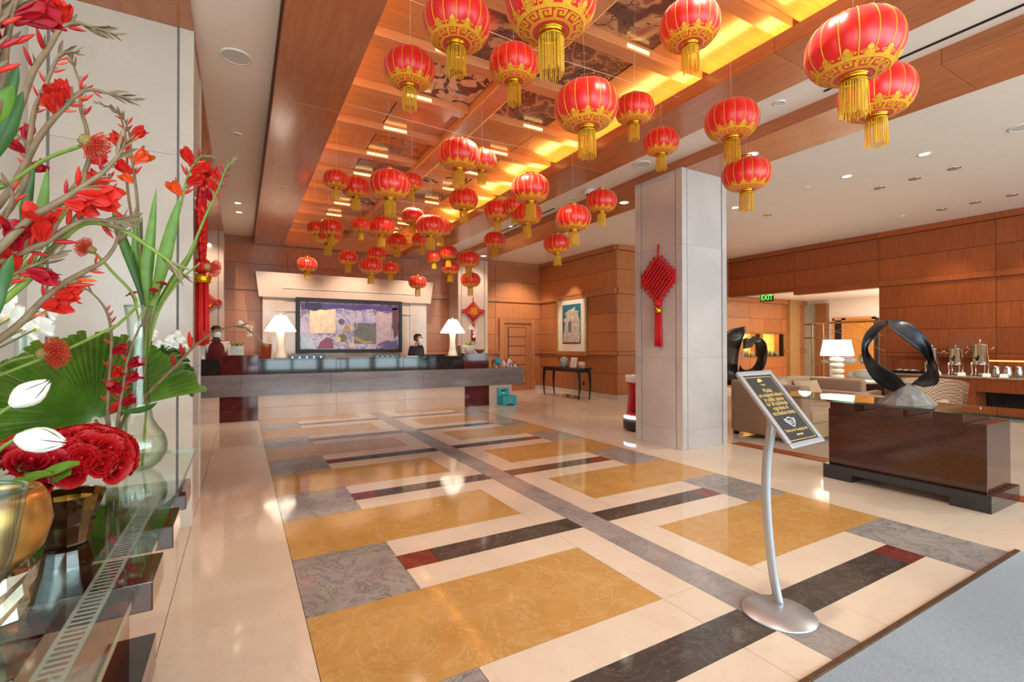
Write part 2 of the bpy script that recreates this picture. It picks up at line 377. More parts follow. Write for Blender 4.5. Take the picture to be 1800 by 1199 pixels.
# ---- panelled walls
ROWS = [(.13, .62, .0), (.62, 1.08, 0), (1.08, 1.165, .045), (1.165, 1.64, 0), (1.64, 2.11, 0), (2.11, 2.575, 0), (2.575, 2.70, .05), (2.70, 3.17, 0), (3.17, 3.63, 0), (3.63, 3.75, .06)]
def wallbox(mb, axis, a0, a1, c, d0, d1, z0, z1, s, mi=0, bev=0):
    """a along the wall, d = distance in front of the wall plane c towards sign s"""
    lo, hi = sorted((c+s*d0, c+s*d1))
    return mb.box(a0, a1, lo, hi, z0, z1, mi, bev) if axis == 'x' else mb.box(lo, hi, a0, a1, z0, z1, mi, bev)
def panel_wall(name, axis, c, s, a0, a1, joints, label, z0=0, z1=3.75, holes=(), rows=ROWS, pm=None):
    w = MB(); js = [a0]+[j for j in joints if a0 < j < a1]+[a1]
    cuts = sorted(set([a0, a1]+[h for H in holes for h in H[:2]]))
    for i in range(len(cuts)-1):
        m = (cuts[i]+cuts[i+1])/2; hz = [H for H in holes if H[0] < m < H[1]]
        segs = [(z0, z1)]
        for H in hz: segs = [(p, q) for s0, s1 in segs for p, q in ((s0, min(s1, H[2])), (max(s0, H[3]), s1)) if q-p > .01]
        for p, q in segs: wallbox(w, axis, cuts[i], cuts[i+1], c, -.14, -.006, p, q, s)
    o = struct(name, w, M_back, label)
    for i in range(len(js)-1):
        for (r0, r1, d) in rows:
            r0, r1 = max(r0, z0), min(r1, z1)
            if r1-r0 < .03: continue
            p0, p1 = js[i]+.004, js[i+1]-.004
            spans = [(p0, p1, r0, r1)]
            for H in holes:
                nx = []
                for (x0, x1, y0, y1) in spans:
                    if H[0] >= x1 or H[1] <= x0 or H[2] >= y1 or H[3] <= y0: nx.append((x0, x1, y0, y1)); continue
                    if H[0] > x0: nx.append((x0, H[0], y0, y1))
                    if H[1] < x1: nx.append((H[1], x1, y0, y1))
                    m0, m1 = max(x0, H[0]), min(x1, H[1])
                    if H[2] > y0: nx.append((m0, m1, y0, H[2]))
                    if H[3] < y1: nx.append((m0, m1, H[3], y1))
                spans = nx
            for (x0, x1, y0, y1) in spans:
                if x1-x0 < .02 or y1-y0 < .02: continue
                m = MB(); wallbox(m, axis, x0, x1, c, -.006, .012+d, y0+.004, y1-.004, s)
                m.build('panel' if d == 0 else 'ledge', (pm or M_panel) if d == 0 else (pm or M_panelh), o)
    if z0 < .1:
        b = MB(); wallbox(b, axis, a0, a1, c, -.006, .018, 0, .125, s); b.build('skirting', M_stone, o)
    return o
DX0, DX1 = 6.46, 7.645
panel_wall('wall_back', 'x', 12.15, -1, -2.65, 7.87, [-.9, .95, 2.3, 3.65, 5.5, 6.35], 'cherry panelled wall behind the reception desk', holes=[(DX0, DX1, 0, 2.09)])
panel_wall('wall_side', 'y', 7.88, -1, 8.75, 12.15, [], 'cherry panelled side wall with the framed sculpture print')
NX = [ony(u, 606, 8.72).x for u in (1307, 1337, 1343, 1379)]
NZ = (ony(1343, 627, 8.72).z, ony(1343, 587, 8.72).z)
panel_wall('wall_alcove', 'x', 8.75, -1, 7.88, 15.9, [9.6, 11.3, 13.0, 14.6], 'cherry panelled alcove wall with two lit niches', holes=[(NX[0], NX[1], NZ[0], NZ[1]), (NX[2], NX[3], NZ[0], NZ[1])])
panel_wall('wall_right', 'y', 12.05, -1, -3.6, 5.07, [-2.3, -.45, 1.4, 3.22], 'cherry panelled lounge wall behind the coffee counter', pm=M_red_wood)
panel_wall('wall_header', 'y', 12.05, -1, 5.07, 8.75, [6.87], 'cherry panelled header over the opening to the back room', z0=2.665, pm=M_red_wood)
struct('trim_5', MB().box(11.97, 12.19, 5.07, 6.87, 2.565, 2.70), M_red_wood, 'cherry ledge under the right half of the header')
wr = struct('wall_left', MB().box(-2.75, -2.6, .9, 12.3, 0, 3.9).box(-2.75, -2.6, -3.7, -3.1, 0, 3.9).box(-2.75, -2.6, -3.1, .9, 0, .3).box(-2.75, -2.6, -3.1, .9, 3.45, 3.9), M_beige, 'beige wall on the far left behind the flowers')
wf = MB().box(-2.75, 16.4, -3.75, -3.6, 0, .28).box(-2.75, 16.4, -3.75, -3.6, 3.45, 4.3)
for i in range(13): wf.box(-2.66+i*1.15, -2.54+i*1.15, -3.75, -3.6, .28, 3.45)
wf.box(-2.75, 12.2, -3.72, -3.63, 2.4, 2.48).box(12.1, 16.4, -3.75, -3.6, .28, 3.45)
struct('wall_front', wf, M_whitet, 'entrance window wall with white mullions')
# back room shell
struct('wall_far', MB().box(15.9, 16.05, 3.8, 8.9, 0, 3.0).box(12.2, 15.9, 3.7, 3.85, 0, 3.0), M_white, 'white wall of the back room')
struct('wall_outer', MB().box(12.2, 12.3, -3.7, 3.8, 0, 3.9).box(15.9, 16.05, 8.9, 12.3, 0, 4.1).box(7.9, 16.05, 12.16, 12.3, 0, 4.1), M_white, 'outer shell wall')
# ---- ceilings and beams
struct('ceiling', MB().box(5.69, 12.2, -3.7, 12.3, 3.75, 3.9).box(4.19, 4.93, -3.7, 12.3, 3.738, 3.9).box(-.31, .256, -3.7, 12.3, 3.75, 3.9).box(-2.75, -.31, -3.7, 12.3, 3.80, 3.9)
       .box(12.2, 16.05, 3.7, 8.9, 2.72, 2.9).box(12.05, 12.3, -3.7, 12.3, 3.75, 4.2), M_white, 'white plaster ceiling of the lobby and lounge')
struct('ceiling_cover', MB().box(-2.75, 12.3, -3.75, 12.3, 4.25, 4.35).box(-2.75, 12.3, 12.155, 12.3, 3.55, 4.25).box(-2.75, -2.62, -3.7, 12.3, 3.85, 4.25), M_white, 'roof slab over the lobby ceiling')
def beam(x0, x1, z0, z1, joints, label, mi=M_panelh):
    o = struct('ceiling_beam', MB().box(x0+.012, x1-.012, -3.6, 12.1, z0+.012, z1), M_back, label)
    js = [-3.6]+joints+[12.1]
    for i in range(len(js)-1):
        MB().box(x0, x1, js[i]+.002, js[i+1]-.002, z0, z0+.014, bev=.003).build('panel', M_beam, o)
        for x in (x0, x1-.014): MB().box(x, x+.014, js[i]+.002, js[i+1]-.002, z0+.015, z1).build('fascia', M_beam, o)
    return o
M_beam = wood('beam_wood', srgb(196, 124, 78), srgb(172, 98, 58), stretch=(9, .8, 9), rough=.22, coat=.4, gs=2.2)
beam(.256, .835, 3.60, 3.72, [-.4, 2.2, 4.83, 7.4, 10.0], 'broad cherry ceiling beam left of the lantern coffers')
beam(3.60, 4.19, 3.60, 3.735, [-.4, 2.2, 4.83, 7.4, 10.0], 'broad cherry ceiling beam right of the lantern coffers')
beam(4.93, 5.69, 3.60, 3.90, [-1.2, 1.63, 4.6, 7.4, 10.0], 'cherry ceiling beam resting on the grey stone column')
beam(-2.6, -.307, 3.70, 3.80, [2.0, 6.5, 9.5], 'cherry soffit above the left stone pier')
struct("trim_2", MB().box(.835, 3.60, 11.9, 12.14, 3.60, 4.2).box(3.6, 4.19, 11.95, 12.14, 3.74, 4.2).box(.3, .835, 11.95, 12.14, 3.72, 4.2), M_panelh, 'cherry end board of the coffered ceiling')
# ---- coffered ceiling
RY = [4.07+.8775*k for k in range(-8, 10)]
cf = struct('coffered_ceiling', MB().box(.27, 4.17, -3.6, 12.14, 4.03, 4.2).box(.24, .28, -3.6, 12.14, 3.70, 4.2).box(4.16, 4.2, -3.6, 12.14, 3.735, 4.2), M_back, 'coffered cherry ceiling with painted art panels')
def art(name, mode):
    t = NT(name); v = t.coords((1, 1, 1)); f = t.noise(v, 2.2, 2, .5, .8); g = t.noise(v, 14, 5, .6, .3)
    if mode == 0: st = [(.0, srgb(64, 40, 36)), (.42, srgb(104, 66, 54)), (.5, srgb(198, 150, 110)), (.58, srgb(150, 90, 70)), (.75, srgb(70, 48, 44))]
    elif mode == 1: st = [(.0, srgb(216, 190, 160)), (.46, srgb(206, 172, 136)), (.5, srgb(88, 52, 42)), (.56, srgb(214, 186, 150)), (.66, srgb(92, 60, 52))]
    elif mode == 2: st = [(.0, srgb(92, 60, 52)), (.45, srgb(126, 82, 66)), (.52, srgb(180, 128, 98)), (.56, srgb(116, 74, 60)), (1, srgb(84, 52, 46))]
    else: st = [(.0, srgb(120, 88, 80)), (.4, srgb(150, 108, 90)), (.52, srgb(214, 130, 60)), (.62, srgb(140, 100, 88)), (1, srgb(170, 130, 112))]
    c = t.ramp(f, st)
    for e in c.node.color_ramp.elements: pass
    c.node.color_ramp.interpolation = 'EASE' if mode in (0, 3) else 'CONSTANT'
    vo = t.n('ShaderNodeTexVoronoi', feature='DISTANCE_TO_EDGE'); vo.inputs['Scale'].default_value = 9; t.l(v, vo.inputs['Vector'])
    ln = t.n('ShaderNodeMath', operation='LESS_THAN'); ln.inputs[1].default_value = .035; t.l(vo.outputs['Distance'], ln.inputs[0])
    ms = t.n('ShaderNodeMath', operation='MULTIPLY'); t.l(ln.outputs[0], ms.inputs[0])
    gt = t.n('ShaderNodeMath', operation='GREATER_THAN'); gt.inputs[1].default_value = .52; t.l(g, gt.inputs[0]); t.l(gt.outputs[0], ms.inputs[1])
    c = t.mix(ms.outputs[0], c, srgb(62, 38, 34) if mode != 2 else srgb(196, 150, 116))
    t.set(Base_Color=c, Roughness=.25, Coat_Weight=.3); return t.m
ART = [art('ceiling_art_%d' % i, i) for i in range(4)]
LC = {-1: 0, 0: 1, 1: None, 2: 3, 3: 2, 4: None, 5: 1, 6: 3, 7: None, 8: 2, -2: 0, -3: None}
RC = {-2: 0, -1: 2, 0: 2, 1: None, 2: 0, 3: 1, 4: 2, 5: None, 6: 3, 7: 1, 8: None, -3: 1}
for k in range(len(RY)-1):
    a, b = RY[k]+.075, RY[k+1]-.075; idx = k-8
    if b > 12.1: b = 12.1
    MB().box(.30, 1.478, a, b, 4.012, 4.032).build('panel', M_coffer, cf)
    MB().box(3.245, 4.15, a, b, 4.012, 4.032).build('panel', M_coffer, cf)
    for (x0, x1, D) in ((1.495, 2.21, LC), (2.44, 3.225, RC)):
        m = D.get(idx)
        if m is None: MB().box(x0, x1, a, b, 4.006, 4.032).build('panel', M_coffer, cf)
        else: MB().box(x0, x1, a, b, 4.018, 4.032).build('art_panel', ART[m], cf)
for i, y in enumerate(RY):
    if y > 12.0: continue
    for (x0, x1) in ((.36, 2.22), (2.43, 3.92)):
        MB().box(x0, x1, y-.072, y+.072, 3.935, 4.028, bev=.003).build('cross_rib', M_coffer, cf)
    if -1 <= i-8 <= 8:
        for (xa, xb) in ((1.50, 1.78), (2.94, 3.20)): MB().box(xa, xb, y-.079, y-.0725, 3.955, 3.985, bev=.001).build('rib_glow', M_ribglow, cf)  # glowing strips painting the light on the rib faces, not lamps
MB().box(2.215, 2.435, -3.6, 12.1, 3.90, 4.028, bev=.012).build('centre_rib', M_coffer, cf)
# LED tape on top of the right beam
ld = MB()
for i in range(220): ld.box(3.885, 3.905, -.9+i*.058, -.886+i*.058, 3.738, 3.75)
tag(ld.build('led_tape', M_leddot), 'row of amber LED dots hidden on top of the right ceiling beam', 'led tape', kind='stuff')
# ---- stone columns
def stone_face(o, axis, c, s, a0, a1, zs, m):
    e, g = .095, .008
    for i in range(len(zs)-1):
        for (p, q, d) in ((a0, a0+e-g, .012), (a0+e+g, a1-e-g, .006), (a1-e+g, a1, .012)):
            b = MB(); wallbox(b, axis, p, q, c, 0, d, zs[i]+.001, zs[i+1]-.001, s); b.build('stone_slab', m, o)
def column(name, x0, x1, y0, y1, zs, label, m):
    o = struct(name, MB().box(x0+.013, x1-.013, y0+.013, y1-.013, 0, zs[-1]), plain('joint_grey', srgb(120, 114, 108), .6), label)
    stone_face(o, 'x', y0+.013, -1, x0, x1, zs, m); stone_face(o, 'x', y1-.013, 1, x0, x1, zs, m)
    stone_face(o, 'y', x0+.013, -1, y0+.013, y1-.013, zs, m); stone_face(o, 'y', x1-.013, 1, y0+.013, y1-.013, zs, m)
    return o
M_colstone = marble('grey_limestone', srgb(206, 198, 194), srgb(190, 182, 178), srgb(176, 164, 156), 1.0, .14, .006, .25)
column('column', 4.865, 5.735, 4.19, 5.02, [0, .24, 1.17, 2.63, 3.6], 'freestanding grey stone column in the middle of the lobby', M_colstone)
column('pier', -1.21, -.307, 4.272, 5.118, [0, .24, 1.17, 2.75, 3.7], 'pale stone pier behind the flower display', M_stone)
struct('wall_stone', MB().box(-2.6, -1.212, 4.42, 4.6, 0, 3.7), M_stone, 'pale stone wall continuing left of the pier')
column('pilaster', -1.2, -.30, 11.5, 12.13, [0, .24, 1.17, 2.63, 3.7], 'pale stone pilaster left of reception', M_stone2)
column('pilaster', 4.93, 5.79, 11.5, 12.13, [0, .24, 1.17, 2.63, 3.6], 'pale stone pilaster right of reception', M_stone2)
# ---- stone mantel and back panel behind the desk
mn = struct('trim_3', MB().box(.46, 4.12, 11.82, 12.13, 0, 2.6), M_stone2, 'stone surround framing the abstract painting')
for (x0, x1, z0, z1) in ((.42, .86, 0, .95), (.42, .86, .95, 1.9), (.42, .86, 1.9, 2.40), (3.72, 4.153, 0, .95), (3.72, 4.153, .95, 1.9), (3.72, 4.153, 1.9, 2.40)):
    MB().box(x0+.001, x1-.001, 11.745, 11.83, z0+.001, z1-.001).build('stone_slab', M_stone2, mn)
for i in range(3):
    x0 = .86+i*.9533
    for z0, z1 in ((0, 1.0), (1.0, 1.7), (1.7, 2.40)): MB().box(x0+.001, x0+.952, 11.765, 11.83, z0+.001, z1-.001).build('stone_slab', M_stone2, mn)
for i in range(3):
    f0, f1 = i/3, (i+1)/3
    tx = lambda f: .281+f*(4.322-.281); bx = lambda f: .348+f*(4.245-.348)
    MB().prism([(bx(f0)+.001, 2.40), (bx(f1)-.001, 2.40), (tx(f1)-.001, 2.945), (tx(f0)+.001, 2.945)], 11.69, 12.13, axis='y').build('stone_slab', M_stone2, mn)
MB().box(.66, 3.93, 11.735, 11.76, 2.10, 2.13).build('reveal', M_stone, mn); 
MB().box(.80, 3.80, 11.675, 11.69, 2.60, 2.615).build('shadow_gap', M_stone, mn)
# ---- door in the back wall
dr = struct('door_1', MB().box(DX0+.14, DX1-.12, 12.10, 12.2, 0, 1.97), M_panel, 'cherry door with horizontal slats right of reception')
for (x0, x1, z0, z1) in ((DX0, DX0+.14, 0, 2.09), (DX1-.12, DX1, 0, 2.09), (DX0+.14, DX1-.12, 1.97, 2.09)): MB().box(x0, x1, 12.06, 12.2, z0, z1, bev=.004).build('frame', M_panel, dr)
MB().box(DX0+.285, DX1-.305, 12.085, 12.1005, .205, 1.85).build('recess', M_back, dr)
for i in range(6): MB().box(DX0+.30, DX1-.32, 12.07, 12.086, .22+i*.272, .22+i*.272+.252, bev=.003).build('slat', M_panelh, dr)
MB().tube([(DX1-.2, 12.02, .95), (DX1-.2, 12.02, 1.07)], .009).tube([(DX1-.2, 12.02, .97), (DX1-.2, 12.1, .97)], .007).tube([(DX1-.2, 12.02, 1.05), (DX1-.2, 12.1, 1.05)], .007).build('handle', M_chrome, dr)
for z in (.3, 1.0, 1.75): MB().box(DX1-.125, DX1-.11, 12.05, 12.1, z, z+.09).build('hinge', M_chrome, dr)
# ---- back room details
zz = lambda v, u=1440: onx(u, v, 15.88).z
struct('column', MB().box(ony(1383.7, 600, 8.72).x, ony(1406, 600, 8.62).x, 8.62, 8.74, 0, 2.72), plain('tan_plaster', srgb(176, 136, 84), .7, var=.03), 'tan plaster corner pier of the back room')
yy = lambda u: onx(u, 600, 15.88).y
gp = struct('window_1', MB().box(15.84, 15.88, yy(1437), yy(1408), 0, 2.60), plain('sea_glass', srgb(176, 178, 162), .15, var=.04), 'frosted glass panel of the back room')
for v in (570, 594): MB().box(15.82, 15.85, yy(1437), yy(1408), zz(v)-.012, zz(v)+.012).build('rail', M_slot, gp)
struct('trim_4', MB().box(15.74, 15.9, yy(1457), yy(1438), 0, 2.6, bev=.004), wood('pier_oak', srgb(150, 100, 66), srgb(122, 78, 48)), 'brown wooden post of the back room')
d2 = struct('door_2', MB().box(15.8, 15.9, yy(1545), yy(1467), 0, 2.1), M_slot, 'dark doorway of the back room with oak frame')
for (a, b) in ((1467, 1470), (1483, 1490), (1536, 1541)): MB().box(15.76, 15.86, yy(b), yy(a), 0, 2.12).build('frame', M_coffer, d2)
MB().box(15.76, 15.86, yy(1541), yy(1467), 2.06, 2.14).build('frame', M_coffer, d2)
MB().box(15.77, 15.82, yy(1536), yy(1490), 0, 2.05).build('door_leaf', wood('honey_oak', srgb(206, 146, 70), srgb(180, 118, 52)), d2)
# ================================================================== LANTERNS
NR = 16
def lan_pt(th, ph, off=1.0):
    c = max(0.0, cos(ph)); r = .14+.36*c**.78
    r *= 1+.03*(abs(sin(NR*th/2))-.5)*c
    return Vector((r*off*cos(th), r*off*sin(th), .335*sin(ph)*off))
def lantern_meshes():
    b = MB().grid(NR*6, 25, lambda u, v: lan_pt(u*2*pi, -pi/2+v*pi), wrap=True)
    body = b.mesh('lantern_body', M_redsilk)
    p = MB()
    for k in range(NR):
        p.tube([lan_pt(2*pi*k/NR, -1.0+i*2.4/12, 1.004) for i in range(13)], .0078, 4, cap=False)
    pip = p.mesh('piping', M_goldth)
    cap = MB().lathe([(.10, .318), (.135, .322), (.135, .337), (.118, .342), (.118, .40), (.13, .405), (.13, .415), (.06, .418), (.001, .418)], 20, caps=False)
    cap.tube([(.0, 0, .415), (0, 0, .45), (.02, 0, .47), (0, 0, .50), (-.02, 0, .47), (0, 0, .45)], .005, 5)
    col = MB().lathe([(.14, -.328), (.152, -.332), (.152, -.347), (.135, -.352), (.135, -.395), (.148, -.40), (.148, -.415), (.13, -.416), (.12, -.37)], 24, caps=False)
    fr = MB(); rnd = random.Random(3)
    for k in range(60):
        a = 2*pi*k/60+rnd.uniform(-.03, .03); r = .134+rnd.uniform(-.008, .006); L = rnd.uniform(.36, .42); d = rnd.uniform(-.012, .012)
        fr.tube([(r*cos(a), r*sin(a), -.40), ((r+d)*cos(a), (r+d)*sin(a), -.40-L*.5), ((r+d*1.6)*cos(a), (r+d*1.6)*sin(a), -.40-L)], .0052, 3, cap=False)
    # embroidered border: key fret ring, plain ring, ruyi heads
    g = MB()
    def P(u, v): return lan_pt(u, R_(-84+v*52), 1.012)
    def strip(pts, w, au):
        for (u0, v0), (u1, v1) in zip(pts[:-1], pts[1:]):
            du, dv = u1-u0, v1-v0; L = math.hypot(du*au, dv) or 1; nu, nv = -dv/L*w/2/au, du*au/L*w/2; eu, ev = du/L*w/2, dv/L*w/2
            q = [(u0-eu+nu, v0-ev+nv), (u0-eu-nu, v0-ev-nv), (u1+eu-nu, v1+ev-nv), (u1+eu+nu, v1+ev+nv)]
            g.add([P(*x) for x in q], [(0, 1, 2, 3)])
    N = 12; w = 2*pi/N
    def ring(v0, v1, n=96):
        for i in range(n): g.add([P(2*pi*i/n, v0), P(2*pi*(i+1)/n, v0), P(2*pi*(i+1)/n, v1), P(2*pi*i/n, v1)], [(0, 1, 2, 3)])
    ring(.0, .06); ring(.44, .58)
    for k in range(N):
        o = k*w; f = lambda x, y: (o+x*w, .10+y*.30)
        strip([f(0, 0), f(0, 1), f(.62, 1), f(.62, .38), f(.32, .38)], .045, .42)
        strip([f(.32, .38), f(.32, .66)], .045, .42); strip([f(0, 0), f(.92, 0), f(.92, .75)], .045, .42)
        c = o+w/2
        def disc(cu, cv, r, hole=0.0, n=12):
            for i in range(n):
                a, b2 = 2*pi*i/n, 2*pi*(i+1)/n
                if hole: g.add([P(cu+r*cos(a)*2.0, cv+r*sin(a)), P(cu+r*cos(b2)*2.0, cv+r*sin(b2)), P(cu+hole*cos(b2)*2.0, cv+hole*sin(b2)), P(cu+hole*cos(a)*2.0, cv+hole*sin(a))], [(0, 1, 2, 3)])
                else: g.add([P(cu, cv), P(cu+r*cos(a)*2.0, cv+r*sin(a)), P(cu+r*cos(b2)*2.0, cv+r*sin(b2))], [(0, 1, 2)])
        for sgn in (-1, 1):
            disc(c+sgn*.105, .70, .062, .040); disc(c+sgn*.105, .70, .020)
        g.add([P(c-.15, .57), P(c+.15, .57), P(c+.06, .72), P(c, .70), P(c-.06, .72)], [(0, 1, 2, 3, 4)])
        g.add([P(c-.09, .78), P(c, .74), P(c+.09, .78), P(c+.07, .86), P(c, .95), P(c-.07, .86)], [(0, 1, 2, 3, 4, 5)])
    return body, pip, cap.mesh('top_cap', M_gold), col.mesh('bottom_collar', M_gold), fr.mesh('fringe', M_fringe), g.mesh('embroidered_border', M_goldth)
LM = lantern_meshes()
CORD = MB().tube([(0, 0, 0), (0, 0, 1)], .0012, 4).mesh('cord', plain('nylon', srgb(220, 210, 200), .3, var=.0))
LAN = [
 (803,40,118,'large red silk lantern at the top, left of the cropped lantern on the top edge'),
 (968,2,160,'big red lantern cut by the top edge of the picture, showing mostly its gold border'),
 (1212,45,108,'large red lantern in the top right of the coffers, beside the amber cove'),
 (1500,85,182,'largest red lantern of all, at the upper right in front of another lantern'),
 (1540,165,145,'red lantern half hidden behind the largest lantern at the upper right'),
 (720,122,90,'red lantern at the left of the front group, nearest the left beam'),
 (903,115,86,'red lantern just below and left of the cropped one at the top edge'),
 (1030,187,112,'large red lantern with bright gold shine on its shoulders, mid ceiling'),
 (1115,192,70,'dark red lantern touching the right side of the gold-shouldered lantern'),
 (1286,212,98,'tilted red lantern in front of the white ceiling strip, above the column'),
 (1162,250,64,'small golden-lit red lantern left of the column head, under the right beam'),
 (1312,307,88,'red lantern hanging in front of the top of the stone column'),
 (807,273,72,'red lantern in the middle of the ceiling, front one of an overlapping pair'),
 (847,283,52,'red lantern peeking out behind the right of the mid-ceiling pair'),
 (591,316,46,'leftmost red lantern of the row of four below the coffers'),
 (626,330,52,'second red lantern from the left in the row of four below the coffers'),
 (685,325,72,'biggest red lantern in the row of four below the coffers'),
 (723,320,42,'red lantern behind the right of the biggest in the row of four'),
 (815,351,51,'dark red lantern below the mid-ceiling pair, against the amber cove'),
 (932,332,67,'red lantern in front of two others at the edge of the right beam'),
 (874,370,46,'red lantern left of the trio at the right beam'),
 (926,376,53,'red lantern directly behind the fringe of the trio front lantern'),
 (904,362,38,'small red lantern almost hidden in the trio at the right beam'),
 (1008,384,62,'red lantern below the security camera, in front of the second beam'),
 (1057,354,55,'red lantern right of the security camera, beside a lit downlight'),
 (870,422,38,'small tilted red lantern against the second beam, near the far pilaster'),
 (979,429,47,'red lantern in front of the white ceiling above the framed print'),
 (757,398,52,'gold-topped red lantern at the right end of the far cluster'),
 (774,399,42,'red lantern peeking out right of the gold-topped one in the far cluster'),
 (726,381,40,'dark red lantern just under the row of four, left of the gold-topped one'),
 (634,396,34,'small red lantern left of the wide one at the centre of the far cluster'),
 (671,398,47,'wide red lantern at the centre of the far cluster'),
 (698,424,36,'dark red lantern below right of the wide one in the far cluster'),
 (556,401,33,'leftmost red lantern of the stacked three at the far left'),
 (583,400,42,'rear right red lantern of the stacked three at the far left'),
 (577,413,48,'front red lantern of the stacked three at the far left'),
 (540,465,37,'lone red lantern at the lower left before the stone mantel'),
 (612,453,35,'lone orange-red lantern above the painting, second from the left'),
 (662,446,34,'golden-lit red lantern behind the two low ones above the painting'),
 (652,467,42,'front one of the two low lanterns above the painting'),
 (686,472,30,'right one of the two low lanterns above the painting'),
 (734,496,32,'lowest small red lantern right of the painting top'),
 (741,421,34,'red lantern left behind the gold-topped one in the far cluster'),
 (762,452,26,'tiny red lantern under the fringe of the gold-topped one'),
 (788,444,32,'upper of two small red lanterns left of the right pilaster'),
 (792,470,32,'lower of two small red lanterns left of the right pilaster'),
 (824,456,40,'upper red lantern in front of the right pilaster'),
 (827,492,35,'lower red lantern in front of the right pilaster, above the diamond charm')]
def lantern(u, v, w, label):
    tx = (u-900)/FPX; D = .42
    while D > .25:
        p = dep(u, v, FPX*D*math.sqrt(1+tx*tx)/w)
        if p.z <= 3.28 and p.y <= 9.4 and p.x <= 4.15: break
        D -= .01
    t = thing('paper_lantern', label, 'lantern', p, 0, 'red lanterns hung under the coffered ceiling'); t.name = 'silk_lantern'
    t.rotation_euler = (random.uniform(-.03, .03), random.uniform(-.03, .03), random.uniform(0, 6)); t.scale = (D, D, D)
    for nm, me in zip(('body', 'piping', 'top_cap', 'bottom_collar', 'fringe', 'embroidered_border'), LM): put(nm, me, t)
    top = 4.01 if .84 < p.x < 3.6 else (3.6 if p.x < 4.19 or p.x > 4.93 else 3.738)
    c = put('cord', CORD, t, (0, 0, .5)); c.scale = (1/D*.8, 1/D*.8, max(.01, (top-p.z)/D-.5))
    return t
for a in LAN: lantern(*a)
# three nylon lines the lanterns hang from
for (x0, x1, y) in ((.86, 3.58, 3.1), (.86, 3.58, 4.75), (.86, 3.58, 6.4)):
    tag(MB().tube([(x0, y, 3.66), ((x0+x1)/2, y+.02, 3.63), (x1, y, 3.66)], .002, 5).build('nylon_line', plain('nylon_clear', srgb(230, 220, 210), .2, var=0)), 'thin clear nylon line stretched across the coffers, %s of three' % {3.1: 'nearest', 4.75: 'middle', 6.4: 'farthest'}[y], 'line', 'nylon lines under the coffers')
# ================================================================== CHINESE KNOTS
def knot(loc, rz, label):
    t = thing('chinese_knot', label, 'ornament', loc, rz, 'red knotted hangings')
    w = MB(); h = .205; n = 9; c = .011
    for i in range(n):
        a = -h+2*h*i/(n-1)
        pts1, pts2 = [], []
        for j in range(2*n-1):
            b = -h+2*h*j/(2*n-2); z = .012*(1 if (i+j//2) % 2 else -1)
            pts1.append(((a+b)*.7071, -.03+z, (b-a)*.7071)); pts2.append(((b-a)*.7071, -.03-z, (a+b)*.7071))
        w.tube(pts1, c*1.15, 6); w.tube(pts2, c*1.15, 6)
    w.build('woven_diamond', M_redcord, t)
    for sx in (-1, 1):
        for sz in (-1, 1):
            for i in range(5):
                e = MB()
                f = .14+i*.18; cx, cz = sx*.29*f, sz*.29*(1-f); nx, nz = sx*.7071, sz*.7071
                e.tube([(cx+nx*.03+.03*cos(k*pi/5)*nx-.02*sin(k*pi/5)*nz, -.03, cz+nz*.03+.03*cos(k*pi/5)*nz+.02*sin(k*pi/5)*nx) for k in range(11)], .009, 6).build('edge_loop', M_redcord, t)
    for sx in (-1, 1):
        l = MB()
        for (cx, cz, r) in ((.22, .055, .05), (.25, -.01, .045), (.20, -.065, .045)):
            l.tube([(sx*(cx+r*cos(k*pi/7)), -.03, cz+r*sin(k*pi/7)) for k in range(15)], .011, 6)
        l.build('side_loop', M_redcord, t)
    MB().tube([(-.006, -.03, .28), (-.006, -.02, .46)], .008, 6).tube([(.008, -.03, .28), (.008, -.02, .46)], .008, 6).build('hanging_cord', M_redcord, t)
    k = MB().ball((0, -.03, -.33), .05, 14)
    for i in range(6): k.tube([(.052*cos(a)*cos(i*pi/6), -.03+.052*cos(a)*sin(i*pi/6), -.33+.052*sin(a)) for a in [q*2*pi/16 for q in range(17)]], .006, 5)
    k.build('bead_knot', M_redcord, t)
    MB().lathe([(.046, -.39), (.052, -.395), (.052, -.45), (.046, -.455)], 16, (0, -.03, 0)).lathe([(.055, -.405), (.057, -.41), (.057, -.42), (.055, -.425)], 16, (0, -.03, 0)).build('gold_band', M_gold, t)
    s = MB(); q = random.Random(5)
    for i in range(46):
        a = q.uniform(0, 2*pi); r = .042*math.sqrt(q.random()); L = q.uniform(.42, .46)
        s.tube([(r*cos(a), -.03+r*sin(a)*.8, -.45), (r*1.25*cos(a), -.03+r*sin(a)*.9, -.45-L*.6), (r*1.35*cos(a), -.03+r*sin(a)*.9, -.45-L)], .0075, 4)
    s.build('tassel', M_redcord, t); return t
knot((4.868, 4.57, 2.22), -pi/2, 'red knotted hanging with long tassel on the grey stone column')
kp = knot((-.304, 4.60, 2.36), pi/2, 'large red knotted hanging with long tassel on the side of the left pier'); kp.scale = (1.15, 1.15, 1.12)
def text(name, body, size, m, parent, loc, rot, sx=1, align='CENTER', ext=.0006):
    c = bpy.data.curves.new(name, 'FONT'); c.body = body; c.size = size; c.align_x = align; c.align_y = 'CENTER'; c.extrude = ext
    o = bpy.data.objects.new(name, c); COL.objects.link(o)
    me = bpy.data.meshes.new_from_object(o.evaluated_get(bpy.context.evaluated_depsgraph_get())); bpy.data.objects.remove(o); me.materials.clear(); me.materials.append(m)
    o = put(name, me, parent, loc, rot); o.scale = (sx, 1, 1); return o
